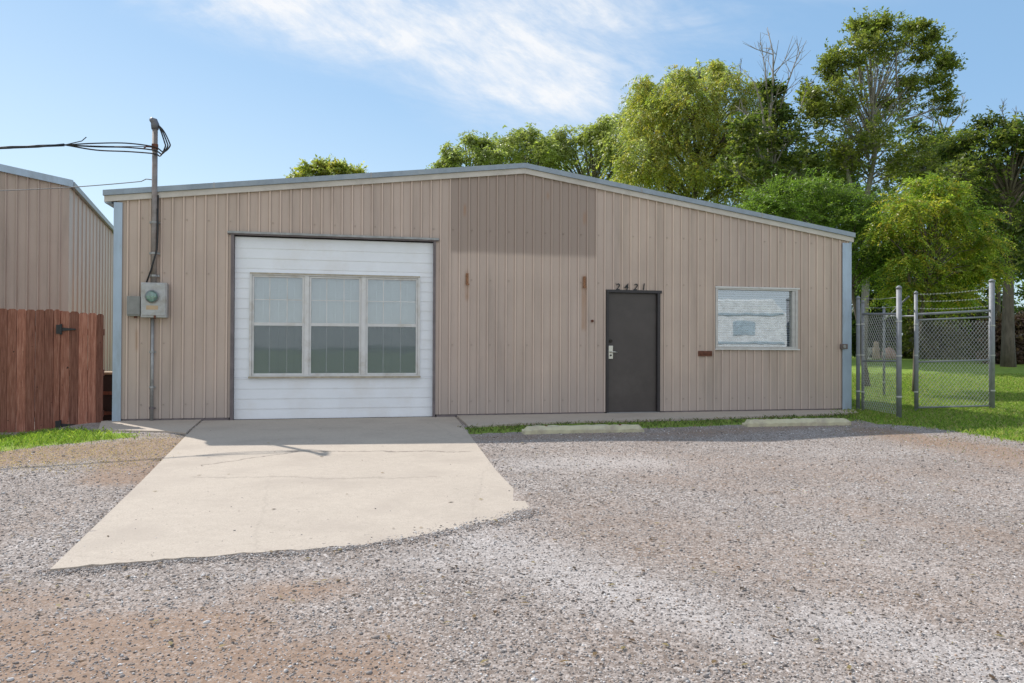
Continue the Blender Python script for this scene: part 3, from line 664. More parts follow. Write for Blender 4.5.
hz_ = pf(155, 147, .07)[1]
mb = MB(); mb.tube([(-.04, 0, hz_), (-.12, 0, hz_), (-.14, -.02, hz_-.03)], .012, 8); mb.tube([(0, 0, hz_-.04), (0, 0, hz_+.04)], .046, 12); mb.build('insulator', RUST, ms)
mb = MB()
for k in range(3):
    w_ = .13+.035*k
    mb.tube(spline([(.03, -.01, ztop+.06), (.08+.02*k, -.01, ztop-.04), (w_, -.02*k, ztop-.2), (w_+.01, -.02*k, hz_+.01), (w_*.6, -.02, hz_-.13+.03*k), (0, -.05, hz_-.11+.05*k), (-.35, -.05-.04*k, hz_-.10+.05*k), (-.75, -.12-.03*k, hz_-.12+.04*k), (-1.1, -.28, hz_-.11)]), .0105, 6)
mb.build('drip_loop', BLACK, ms, True)
mb = MB(); mb.tube([(.04, -.01, zb+1.1), (.055, -.02, zb+.8), (.045, -.03, zb+.5), (-.03, -.045, zb+.2), (-.1, -.02, zb+.0)], .012, 8); mb.tube([(.05, .0, zb+1.3), (.05, -.01, zb+.6)], .01, 6); mb.build('loose_wire', BLACK, ms, True)
# meter box
mt = empty('electric_meter', lw(0, 0, 0), ang); tag(mt, 'grey electric meter box with round glass dial below the conduit mast', 'electric meter')
q = rect(140.5, 282.5, 166.5, 317.5, .16); mb = MB(); mb.box(q[0], q[1], -.15, -.018, q[2], q[3]); bx = mb.build('box', METERM, mt, bevel=.008)
mb = MB(); mb.box(q[0]+.015, q[1]-.015, -.162, -.1505, q[2]+.03, q[3]-.02); mb.build('cover', METERM, mt, bevel=.004)
u, z = pf(152.2, 296.5, .16); mb = MB(); mb.tube([(u, -.162, z), (u, -.185, z)], .095, 24); mb.build('ring', GALVD, mt, True)
mb = MB(); mb.tube([(u, -.186, z), (u, -.189, z)], .078, 24); mb.box(u-.04, u+.04, -.194, -.189, z-.03, z-.005); mb.build('dial', simple('green_dial', (.16, .30, .24), .5, 0, .5, 30), mt)
mb = MB(); mb.tube([(u, -.187, z), (u, -.23, z), (u, -.25, z)], [.083, .08, .05], 20); mb.build('glass_dome', METGL, mt, True)
mb = MB(); mb.box(u-.08, u+.08, -.1645, -.1625, z-.19, z-.13); mb.build('paper_label', simple('faded_orange_label', (.55, .40, .26), .7), mt)
mb = MB(); mb.box(q[0]+.18, q[0]+.205, -.17, -.150, q[2]-.015, q[2]+.03); mb.build('latch', RUST, mt)
# side box
q2 = rect(127, 296.5, 139.6, 316, .11); pb = empty('disconnect_box', lw(0, 0, 0), ang); tag(pb, 'small plain grey box mounted left of the round electric meter', 'electrical box')
mb = MB(); mb.box(q2[0], q2[1], -.10, -.018, q2[2], q2[3]); mb.build('box', METERD, pb, bevel=.005)
mb = MB(); mb.box(q2[0]-.004, q2[1]+.003, -.112, -.101, q2[2]+.02, q2[3]+.006); mb.build('lid', METERD, pb, bevel=.003)
mb = MB(); mb.tube([(q2[0]+.1, -.06, q2[2]-.03), (q2[0]+.1, -.06, q2[2]+.005)], .02, 10); mb.build('knockout', RUST, pb)
# lower conduit
lc = empty('conduit', lw(0, 0, 0), ang); tag(lc, 'thin vertical conduit pipe running from the meter down to the slab', 'conduit')
ul = pf(153, 360)[0]; mb = MB(); mb.tube([(ul, -.045, -.02), (ul, -.045, q[2]-.001)], .023, 12); mb.build('pipe', GALVD, lc, True)
for py in (352, 387, 408):
    zz = pf(153, py)[1]; mb = MB(); mb.box(ul-.045, ul+.045, -.03, -.017, zz-.012, zz+.012); mb.tube([(ul, -.045, zz-.013), (ul, -.045, zz+.013)], .030, 12); mb.build('clamp', DARKF if py == 408 else GALVD, lc)
# overhead drop and phone wire
a = lw(um-1.1, -.35, hz_-.11); e_ = Vector((-15.5, 2.0, 3.72)); pts = []
for i in range(41):
    t = i/40; p = a.lerp(e_, t); p.z += -1.0*4*t*(1-t)*.75; pts.append(p)
# tune so that the cable leaves level across the view
mb = MB()
for s in (0, 2.1, 4.2):
    tw = [p+Vector((math.cos(i*1.9+s), 0, math.sin(i*1.9+s)))*.011 for i, p in enumerate(pts)]
    mb.tube(tw, .012, 6)
mb.tube([lw(um-.12, -.07, hz_), lw(um-.6, -.2, hz_-.06), a], .006, 5); mb.tube([lw(um-.84, -.3, hz_+.03), lw(um-.9, -.3, hz_-.03), a], .007, 5)
tag(mb.build('service_cable', BLACK, None, True), 'thick black twisted service cable reaching the mast from the left', 'cable')
a2 = lw(um-.0, -.07, pf(153, 180, .07)[1]); b2 = at(-60, 191, 13.5); pts = [a2, a2+Vector((-.12, 0, .015))]
for i in range(1, 21):
    t = i/20; p = a2.lerp(b2, t); p.z -= .10*4*t*(1-t)*.5; pts.append(p)
mb = MB(); mb.tube(pts, .0075, 5); tag(mb.build('phone_wire', simple('grey_wire', (.22, .22, .23), .6), None, True), 'thin grey wire sagging left from the mast above the roof corner', 'wire')

# ------------------------------------------------------------------ wheel stops
def wheel_stop(p0, p1, dep, label):
    a = gp(*p0); b = gp(*p1); c = (a+b)/2; d = b-a; Lh = d.length/2; rz = math.atan2(d.y, d.x)
    mb = MB(); hgt = .10; n = 26; rows = []
    prof = [(-dep/2, -.03), (-dep/2, .05), (-dep/2+.035, hgt), (dep/2-.035, hgt), (dep/2, .05), (dep/2, -.03)]
    for i in range(n+1):
        x = -Lh+2*Lh*i/n; e = min(1, (Lh-abs(x))/.10+.35)
        rows.append([(x, py*(.92+.08*e)+random.uniform(-.006, .006), (pz*e if pz > .06 else pz)+(random.uniform(-.007, .007) if pz > 0 else 0)) for py, pz in prof])
    V = [p for r in rows for p in r]; m = len(prof)
    Fc = [(i*m+k, (i+1)*m+k, (i+1)*m+k+1, i*m+k+1) for i in range(n) for k in range(m-1)]+[tuple(range(m)), tuple(range(n*m+m-1, n*m-1, -1))]
    mb.add(V, Fc); root = empty('wheel_stop', (c.x, c.y+dep*.4, float(G(c.x, c.y))), rz)
    tag(root, label, 'parking curb', 'concrete wheel stops in front of the building')
    mb.build('curb', YCONC, root)
    for s in (-.62, .62):
        mb = MB(); mb.tube([(Lh*s, 0, hgt-.02), (Lh*s, 0, hgt+.008)], .018, 8); mb.build('anchor_pin', RUST, root)
wheel_stop((523, 434.5), (643, 432.5), .17, 'pale yellow concrete wheel stop nearer the driveway, left of the door')
wheel_stop((746, 427), (850, 425.5), .17, 'pale yellow concrete wheel stop below the right window, near the fence')

# ------------------------------------------------------------------ wooden fence and gate
def fence_run(name, u0, u1, ztop0, ztop1, label, yoff, zbot=-.17):
    root = empty(name, loc2w(u0, yoff, 0), ang); tag(root, label, 'gate' if 'gate' in name else 'fence')
    mb = MB(); x = 0; w_ = .118; Lx = u1-u0; i = 0
    while x < Lx-.03:
        e = min(x+w_-.006, Lx); t = ztop0+(ztop1-ztop0)*(x/Lx)+random.uniform(-.006, .006); y = random.uniform(-.004, .004)+(.004 if i % 2 else 0)
        mb.prism([(x, zbot), (e, zbot), (e, t-.02), (e-.022, t), (x+.022, t), (x, t-.02)], y, y+.016); x += w_; i += 1
    mb.build('pickets', WOOD, root)
    for zz in (zbot+.3, (zbot+ztop0)/2, ztop0-.3):
        mb = MB(); mb.box(0, Lx, .022, .062, zz-.045, zz+.045); mb.build('rail', WOOD, root)
    return root
fu0 = pf(-230, 307)[0]; fu1 = pf(60, 307)[0]; fu2 = pf(103.5, 313)[0]
zA = pf(30, 308)[1]; zB = pf(62, 311)[1]; zC = pf(100, 314)[1]
fr = fence_run('wooden_fence', fu0, fu1, zA, zA-.02, 'reddish stained picket fence at the left edge beyond the gate', .0)
for u in np.arange(fu0, fu1-1, 2.4):
    mb = MB(); mb.box(u-fu0, u-fu0+.09, .064, .154, -.3, zA-.05); mb.build('post', WOOD, fr)
mb = MB(); mb.box(fu1-fu0-.1, fu1-fu0-.01, .064, .154, -.3, zA-.03); mb.build('post', WOOD, fr)
gt = fence_run('wooden_gate', fu1+.012, fu2, zB, zC, 'reddish picket gate with black hinges between the wooden fence and building', .0)
for zz in (pf(64, 329)[1], pf(62, 427)[1]+.03):
    mb = MB(); mb.box(-.055, .02, -.016, -.006, zz-.07, zz+.06); mb.prism([(.02, zz-.03), (.2, zz-.012), (.2, zz+.005), (.02, zz+.02)], -.016, -.006); mb.tube([(.01, -.018, zz-.08), (.01, -.018, zz+.07)], .014, 8); mb.build('hinge', BLACK, gt)
# things in the slot between gate and building
q = loc2w(pf(107, 400)[0], .55, 0); st = empty('storage_crate', (q.x, q.y, -.12), ang); tag(st, 'dark brown crate with a pale board lid in the gap beside the building corner', 'crate')
mb = MB(); mb.box(-.42, .12, -.2, .3, 0, .80); mb.build('box', simple('dark_brown_box', (.03, .018, .014), .8), st, bevel=.01)
mb = MB(); mb.box(-.46, .14, -.24, .34, .801, .835); mb.build('lid', TANW, st, bevel=.004)
for z in (.2, .5): mb = MB(); mb.box(-.43, .13, -.215, -.201, z, z+.05); mb.build('batten', RUST, st)

# ------------------------------------------------------------------ neighbouring building
nb = empty('neighbour_building', tuple(at(68, 348, 16.5)[:2])+(0,), 0)
tag(nb, 'tan ribbed metal building with grey roof trim behind the wooden fence', 'building')
c0 = Vector(nb.location); az = R(21); fd = Vector((-math.cos(az), -math.sin(az), 0)); sdv = Vector((-math.sin(az), math.cos(az), 0))
ztc = at(68, 180.5, 16.5).z
# slope of the gable from the edge pixel (0,165)
d = ray(0, 165); n_ = sdv; k = (c0-EYE).dot(n_)/d.dot(n_); Pp = EYE+d*k; dist = (Vector((Pp.x, Pp.y, 0))-Vector((c0.x, c0.y, 0))).length; slp = (Pp.z-ztc)/dist
def nbw(mb, dirv, Ln, topf, zb=-.2, pitch=.2286, dp=.02):
    nrm = Vector((dirv.y, -dirv.x, 0)); 
    if nrm.dot(EYE-c0) < 0: nrm = -nrm
    x = 0; V = []
    prof = []
    while x < Ln:
        prof += [(x, 0), (min(x+pitch-.05, Ln), 0), (min(x+pitch-.035, Ln), dp), (min(x+pitch-.015, Ln), dp)]; x += pitch
    prof.append((Ln, 0))
    for (xa, da), (xb, db) in zip(prof, prof[1:]):
        if xb-xa < 1e-4: continue
        p = dirv*xa+nrm*da; q = dirv*xb+nrm*db
        mb.add([(p.x, p.y, zb), (q.x, q.y, zb), (q.x, q.y, topf(xb)), (p.x, p.y, topf(xa))], [(0, 1, 2, 3)])
mb = MB(); LG = 7.0; nbw(mb, fd, LG, lambda x: ztc+slp*x-.12, pitch=.20, dp=.035)
q = fd*2*LG
mb.build('gable_wall', WALL2, nb)
mb = MB(); nbw(mb, sdv, 14, lambda x: ztc-.12, pitch=.56, dp=.022); mb.build('side_wall', WALL3, nb)
nrm_f = -sdv; nrm_s = -fd
def obox(mb, pts8): mb.add(pts8, [(0, 3, 2, 1), (4, 5, 6, 7), (0, 1, 5, 4), (1, 2, 6, 5), (2, 3, 7, 6), (3, 0, 4, 7)])
def strip(mb, pa, pb, nv, h, th):
    a = Vector(pa); b = Vector(pb); o = nv*th
    obox(mb, [a, b, b+o, a+o, a+Vector((0, 0, h)), b+Vector((0, 0, h)), b+o+Vector((0, 0, h)), a+o+Vector((0, 0, h))])
mb = MB(); s0 = nrm_s*.08
strip(mb, s0+nrm_f*.025+Vector((0, 0, ztc-.15)), fd*LG+nrm_f*.025+Vector((0, 0, ztc-.15+slp*LG)), nrm_f, .15, .06); mb.build('rake_trim', GALV, nb)
mb = MB(); strip(mb, nrm_s*.025+Vector((0, 0, ztc-.14)), sdv*14+nrm_s*.025+Vector((0, 0, ztc-.14)), nrm_s, .12, .07); mb.build('gutter', GALVD, nb)
mb = MB(); a = Vector((0, 0, ztc-.005)); b = fd*LG+Vector((0, 0, ztc-.005+slp*LG)); c = b+sdv*14; e = a+sdv*14
mb.add([a, b, c, e], [(0, 1, 2, 3)]); b2_ = fd*2*LG+Vector((0, 0, ztc-.005)); mb.add([b, b2_, b2_+sdv*14, c], [(0, 1, 2, 3)]); mb.build('roof', ROOFM, nb)
mb = MB(); r_ = sdv*14; q = fd*2*LG
mb.add([q+Vector((0, 0, -.2)), q+r_+Vector((0, 0, -.2)), q+r_+Vector((0, 0, ztc)), q+Vector((0, 0, ztc))], [(0, 1, 2, 3)])
mb.add([r_+Vector((0, 0, -.2)), q+r_+Vector((0, 0, -.2)), q+r_+Vector((0, 0, ztc)), fd*LG+r_+Vector((0, 0, ztc+slp*LG)), r_+Vector((0, 0, ztc))], [(0, 1, 2, 3, 4)])
mb.add([fd*LG+Vector((0, 0, -.2)), q+Vector((0, 0, -.2)), q+Vector((0, 0, ztc)), fd*LG+Vector((0, 0, ztc+slp*LG))], [(0, 1, 2, 3)])
mb.build('rear_wall', WALL2, nb)

# ------------------------------------------------------------------ chain link fence
WIRE = simple('galvanised_wire', (.50, .50, .48), .6, .1, .15, 10)
POST = simple('galvanised_post', (.24, .25, .27), .6, .15, .18, 8)
def chain(mb, a, b, z0, z1, pit=.085, r=.0036):
    d = b-a; Ln = math.hypot(d.x, d.y); e = Vector((d.x/Ln, d.y/Ln, 0)); hgt = z1-z0
    za_, zb_ = 0, 0
    for s in (1, -1):
        k = -hgt
        while k < Ln:
            # line x = k + t (s=1) ; mirrored for s=-1
            t0 = max(0, -k); t1 = min(hgt, Ln-k)
            if t1 > t0:
                P = []
                for t in (t0, t1):
                    x = k+t; x = x if s == 1 else Ln-x
                    P.append(Vector((a.x, a.y, 0))+e*x+Vector((0, 0, z0+t)))
                off = Vector((e.y, -e.x, 0))*(.003*s)
                mb.tube([P[0]+off, P[1]+off], r, 4, False)
            k += pit
def post(name, p, z1, r, parent, z0=-.1):
    mb = MB(); mb.tube([(p.x, p.y, z0), (p.x, p.y, z1)], r, 14); o = mb.build(name, POST, parent, True)
    mb = MB(); mb.tube([(p.x, p.y, z1), (p.x, p.y, z1+.03), (p.x, p.y, z1+.055)], [r*1.15, r*1.1, r*.4], 14); mb.build('cap', POST, o, True)
    for zz in (.35, 1.0, 1.55):
        mb = MB(); mb.tube([(p.x, p.y, zz-.012), (p.x, p.y, zz+.012)], r*1.14, 14); mb.build('tension_band', WIRE, o)
    return o
def zat(px, py, P): return at(px, py, P.y).z
P1 = gp(899, 419); P2 = gp(992, 409.5); P3 = gp(857, 410.5); P3.x += .02; P4 = gp(916, 411.5); P5 = gp(884, 396)
lf = empty('chain_link_fence', (P3.x, P3.y, 0)); tag(lf, 'short chain link fence panel between building corner and the front post', 'fence')
o = Vector((-P3.x, -P3.y, 0))
def rel(P, root): return Vector((P.x-root.location.x, P.y-root.location.y, P.z))
def rail(name, A, B, zA_, zB_, r, root):
    mb = MB(); a = rel(A, root); b = rel(B, root); mb.tube([(a.x, a.y, zA_), (b.x, b.y, zB_)], r, 8); return mb.build(name, POST, root, True)
ztp = zat(880, 314, (P1+P3)/2)
post('post', rel(P3, lf), zat(852, 299, P3), .034, lf); P3b = P3.lerp(P1, .13); post('post', rel(P3b, lf), zat(861, 303, P3b), .026, lf)
post('post', rel(P1, lf), zat(899, 289, P1), .040, lf)
rail('top_rail', P3b, P1, zat(861, 314, P3b), zat(899, 314, P1), .02, lf)
rail('middle_rail', P3b, P1, zat(861, 361, P3b), zat(899, 361, P1), .015, lf)
mb = MB(); chain(mb, rel(P3b, lf), rel(P1, lf), .06, zat(880, 315, P1.lerp(P3, .5))); mb.build('wire_mesh', WIRE, lf)
mb = MB()
for dz in (.12, .27):
    a = rel(P3b, lf); b = rel(P1, lf); za1 = zat(861, 314, P3b)+dz; zb1 = zat(899, 314, P1)+dz; mb.tube([(a.x, a.y, za1), ((a.x+b.x)/2, (a.y+b.y)/2, (za1+zb1)/2-.02), (b.x, b.y, zb1)], .003, 4)
mb.build('barbed_wire', WIRE, lf)
gtm = empty('chain_link_gate', (P4.x, P4.y, 0)); tag(gtm, 'wide chain link gate with barbed wire strands hung on the tall right post', 'gate')
post('post', rel(P4, gtm), zat(916, 294, P4), .030, gtm); post('post', rel(P2, gtm), zat(992, 282, P2), .048, gtm)
zt4, zt2 = zat(916, 314.5, P4), zat(992, 310.5, P2)
P2i = P2.lerp(P4, .03); P4i = P4.lerp(P2, .02)
rail('top_rail', P4, P2, zt4, zt2, .022, gtm)
rail('top_rail', P4i, P2i, zt4-.10, zt2-.12, .016, gtm); rail('middle_rail', P4i, P2i, zat(916, 362, P4), zat(992, 360, P2), .016, gtm); rail('bottom_rail', P4i, P2i, .07, .07, .016, gtm)
for P, pxx in ((P4i, 918), (P2i, 988)):
    mb = MB(); a = rel(P, gtm); mb.tube([(a.x, a.y, .07), (a.x, a.y, zt4-.1)], .018, 8); mb.build('stile', POST, gtm, True)
mb = MB(); a = rel(P4i, gtm); b = rel(P2i, gtm); chain(mb, a, b, .07, min(zt4, zt2)-.09); mb.build('wire_mesh', WIRE, gtm)
mb = MB(); a = rel(P4, gtm); b = rel(P2, gtm)
for dz, dz2 in ((.11, .09), (.24, .25), (.36, .42)):
    pts = []
    for i in range(13):
        t = i/12; p = a.lerp(b, t); pts.append(Vector((p.x, p.y, zt4+dz+(zt2-zt4+dz2-dz)*t-.03*4*t*(1-t))))
    mb.tube(pts, .002, 4)
    for i in range(24):
        t = (i+.5)/24; j = t*12; p = pts[int(j)].lerp(pts[min(12, int(j)+1)], j-int(j)); mb.tube([p+Vector((-.01, 0, -.015)), p+Vector((.01, 0, .015))], .0012, 3); mb.tube([p+Vector((.01, 0, -.015)), p+Vector((-.01, 0, .015))], .0012, 3)
mb.build('barbed_wire', WIRE, gtm)
bf = empty('rear_chain_fence', (P5.x, P5.y, 0)); tag(bf, 'thinner chain link run with diagonal brace receding behind the front post', 'fence')
post('post', rel(P5, bf), zat(884, 309, P5), .030, bf)
rail('top_rail', P5, P4, zat(884, 316, P5), zat(916, 314.5, P4)-.03, .018, bf)
rail('brace', P5, P1.lerp(P4, .55), zat(884, 318, P5)-.05, zat(906, 299, P4), .016, bf)

# garden ornaments far across the lawn
def ornament(px, py, hgt, prof, col, name, label):
    p = at(px, 348, py); p.z = float(G(p.x, p.y)); root = MB(); V = []; seg = 14; n = len(prof)
    for r_, z in prof:
        for k in range(seg): t = 2*math.pi*k/seg; V.append((r_*hgt*math.cos(t), r_*hgt*math.sin(t), z*hgt))
    root.add(V, [(i*seg+k, i*seg+(k+1) % seg, (i+1)*seg+(k+1) % seg, (i+1)*seg+k) for i in range(n-1) for k in range(seg)]+[tuple(range(seg-1, -1, -1)), tuple(range((n-1)*seg, n*seg))])
    o = root.build(name, simple('ornament_paint', col, .8, 0, .2, 5), None, True); o.location = (p.x, p.y, p.z); tag(o, label, 'garden ornament'); return o
urn = [(.22, 0), (.24, .06), (.1, .12), (.09, .3), (.22, .45), (.3, .7), (.26, .9), (.32, 1)]
fig = [(.2, 0), (.22, .1), (.18, .4), (.2, .6), (.12, .72), (.15, .82), (.12, .95), (.03, 1)]
rockp = [(.55, 0), (.6, .25), (.5, .6), (.25, .92), (.05, 1)]
ornament(876, 32, .75, fig, (.5, .38, .27), 'garden_statue', 'narrow tan garden statue standing on the lawn behind the fence')
ornament(868, 31.5, .5, urn, (.55, .53, .5), 'garden_urn', 'pale grey garden urn on the lawn nearest the building corner')
ornament(889, 32, .5, rockp, (.45, .30, .24), 'garden_rock', 'rounded pinkish garden rock on the lawn beside the front fence post')

# ------------------------------------------------------------------ stones, grass
def scatter(poly_fn, n, x0, x1, y0, y1): 
    x = rng.uniform(x0, x1, n); y = rng.uniform(y0, y1, n); m = poly_fn(x, y); return x[m], y[m]
drv = [tuple(p) for p in drive]
def stonefield(n):
    # more stones close by, where single stones can be told apart
    yy = 2.6+(rng.random(n)**1.35)*9.0; half = yy*.74+.3; xx = rng.uniform(-1, 1, n)*half
    d = xx*sa-(yy-Z0)*ca; keep = (d > 1.3) & ~inpoly(xx, yy, drv) & ~inpoly(xx, yy, PL) & ~inpoly(xx, yy, PS) & ~inpoly(xx, yy, PR)
    xx, yy = xx[keep], yy[keep]
    # windrow of stones along the ragged front edge of the slab
    fe = [Vector(p) for p in drive[3:12]]; k_ = rng.integers(0, len(fe)-1, 6500); t_ = rng.random(6500)
    ex = np.array([fe[i].x*(1-t)+fe[i+1].x*t for i, t in zip(k_, t_)])+rng.normal(0, .07, 6500); ey = np.array([fe[i].y*(1-t)+fe[i+1].y*t for i, t in zip(k_, t_)])+rng.normal(-.015, .05, 6500)
    xx = np.r_[xx, ex]; yy = np.r_[yy, ey]
    # few strays washed on to the concrete
    m = 420; ys_ = rng.uniform(4.2, 10, m); xs_ = rng.uniform(-5, 1.0, m); i_ = inpoly(xs_, ys_, drv) & (rng.random(m) < np.clip((6.6-ys_)/1.5, .10, 1))
    stray = np.r_[np.zeros(len(xx)), np.ones(i_.sum())]; xx = np.r_[xx, xs_[i_]]; yy = np.r_[yy, ys_[i_]]
    dz = np.zeros(len(xx))
    for a, b, rr, k in DIRTS:
        a = np.array(gp(*a)[:2]); b = np.array(gp(*b)[:2]); d_ = b-a; t = np.clip(((xx-a[0])*d_[0]+(yy-a[1])*d_[1])/(d_@d_+1e-9), 0, 1)
        dz = np.maximum(dz, k*np.exp(-((xx-a[0]-t*d_[0])**2+(yy-a[1]-t*d_[1])**2)/rr**2))
    kk = (rng.random(len(xx)) > np.clip(dz*.6, 0, .5)); xx, yy, stray = xx[kk], yy[kk], stray[kk]
    n = len(xx); sz = np.clip(rng.lognormal(math.log(.0032), .38, n), .0016, .011)*(1+.05*yy); sz[stray > 0] *= .8
    V0, F0 = ico(1); nv = len(V0)
    ca1 = rng.uniform(0, 2*np.pi, n); sx = sz*rng.uniform(.8, 1.5, n); sy = sz*rng.uniform(.7, 1.1, n); szz = sz*rng.uniform(.45, .85, n)
    V = V0[None]*(1+rng.normal(0, .16, (n, nv, 1)))*np.stack([sx, sy, szz], 1)[:, None, :]
    c, s = np.cos(ca1)[:, None], np.sin(ca1)[:, None]; x = V[..., 0]*c-V[..., 1]*s; y = V[..., 0]*s+V[..., 1]*c
    zb = np.where(stray > 0, G(xx, yy)+.005, gz_arr(xx, yy))
    V = np.stack([x+xx[:, None], y+yy[:, None], V[..., 2]+(zb+szz*.35)[:, None]], -1).reshape(-1, 3)
    Fc = (F0[None]+(np.arange(n)*nv)[:, None, None]).reshape(-1, 3)
    pal = np.array([(.16, .14, .13), (.295, .26, .24), (.38, .34, .315), (.46, .43, .41), (.39, .30, .24), (.68, .65, .63), (.25, .235, .23)])
    col = pal[rng.choice(7, n, p=[.12, .24, .24, .16, .12, .07, .05])]*rng.uniform(.8, 1.2, (n, 1))
    return quick('gravel', V, Fc, STONE, None, np.repeat(col, nv, 0))
tag(stonefield(150000), 'loose crushed grey and tan gravel over the parking lot', 'gravel', kind='stuff')

def blades(name, polyf, n, box, hmin, hmax, wid, pal, label, zfun=gz_arr, dens=None):
    x, y = scatter(polyf, n, *box)
    if dens is not None: k = rng.random(len(x)) < dens(x, y); x, y = x[k], y[k]
    n = len(x); h = rng.uniform(hmin, hmax, n); a = rng.uniform(0, 2*np.pi, n); lean = rng.normal(0, .5, (n, 2))*h[:, None]
    w_ = wid*rng.uniform(.6, 1.3, n); z = zfun(x, y)-.004
    dx, dy = np.cos(a)*w_/2, np.sin(a)*w_/2
    V = np.stack([np.stack([x-dx, y-dy, z], 1), np.stack([x+dx, y+dy, z], 1), np.stack([x+dx*.7+lean[:, 0]*.35, y+dy*.7+lean[:, 1]*.35, z+h*.6], 1), np.stack([x+lean[:, 0], y+lean[:, 1], z+h], 1)], 1).reshape(-1, 3)
    Fc = np.arange(4*n).reshape(n, 4); pal = np.array(pal); col = pal[rng.integers(0, len(pal), n)]*rng.uniform(.75, 1.25, (n, 1))
    return tag(quick(name, V, Fc, GRASS, None, np.repeat(col, 4, 0)), label, 'grass', kind='stuff')
gpal = [(.17, .27, .045), (.25, .37, .06), (.14, .22, .04), (.30, .36, .08), (.38, .35, .16)]
def rag(P, s=.12):                                  # ragged edges
    return lambda x, y: inpoly(x+rng.normal(0, s, x.shape), y+rng.normal(0, s, y.shape), P)
blades('grass_verge', rag(PL, .10), 42000, (-10, -4.5, 7.6, 11.6), .02, .07, .008, gpal[:4], 'bright green grass at the foot of the wooden fence', dens=lambda x, y: np.clip(.65+.4*np.sin(x*3.1+y*2)+.3*np.sin(y*7-x*4), .12, 1))
blades('grass_verge', rag(PS, .07), 26000, (-1.5, 7.2, 9.5, 14), .02, .06, .008, [(.06, .12, .03), (.09, .12, .035), (.13, .16, .06), (.24, .20, .11)], 'thin green grass strip between sidewalk and wheel stops')
blades('lawn_grass', rag(PR, .14), 330000, (5.2, 19, 8.2, 24), .02, .065, .013, gpal, 'mown green lawn grass around the chain link fence', dens=lambda x, y: np.clip(1.5-(y-9)/14, .25, 1))
# dry straw and weeds on the bare ground by the driveway
PD = gpoly([(-40, 452), (60, 445), (140, 436), (188, 435), (150, 468), (90, 470), (0, 470), (-40, 472)])
blades('dry_grass', rag(PD, .15), 60000, (-8, -3.5, 6.5, 10.8), .004, .016, .009, [(.48, .37, .23), (.58, .46, .30), (.36, .27, .17)], 'dry straw coloured grass beside the driveway')
PE = gpoly([(850, 421), (900, 428), (975, 434), (1040, 445), (1040, 470), (960, 455), (880, 440), (845, 432)])
blades('dry_grass', rag(PE, .25), 14000, (3.5, 12, 6.5, 12.5), .006, .03, .006, [(.38, .29, .17), (.30, .2, .12), (.15, .2, .05)], 'dry sparse grass along the edge of the right lawn')

def litter(n):
    yy = 3+rng.random(n)*8.5; xx = rng.uniform(-1, 1, n)*yy*.72; d = xx*sa-(yy-Z0)*ca; k = (d > .9) & ~inpoly(xx, yy, PR); xx, yy = xx[k], yy[k]; n = len(xx)
    on = inpoly(xx, yy, drv); k = ~on | (rng.random(n) < .12); xx, yy, on = xx[k], yy[k], on[k]; n = len(xx); z = np.where(on, G(xx, yy)+.009, gz_arr(xx, yy)+.01)
    l = rng.uniform(.008, .028, n); a = rng.uniform(0, 6.28, n); c, s_ = np.cos(a)*l, np.sin(a)*l; h = rng.uniform(0, .008, n)
    V = np.stack([np.stack([xx-c, yy-s_, z], 1), np.stack([xx+s_*.4, yy-c*.4, z+h], 1), np.stack([xx+c, yy+s_, z+.002], 1), np.stack([xx-s_*.4, yy+c*.4, z+h*.6], 1)], 1).reshape(-1, 3)
    pal = np.array([(.12, .075, .045), (.22, .15, .08), (.07, .05, .035), (.30, .24, .12)]); col = pal[rng.integers(0, 4, n)]
    return quick('leaf_litter', V, np.arange(4*n).reshape(n, 4), GRASS, None, np.repeat(col, 4, 0))
tag(litter(1300), 'scattered small dry leaves and twigs on the gravel lot', 'leaves', kind='stuff')
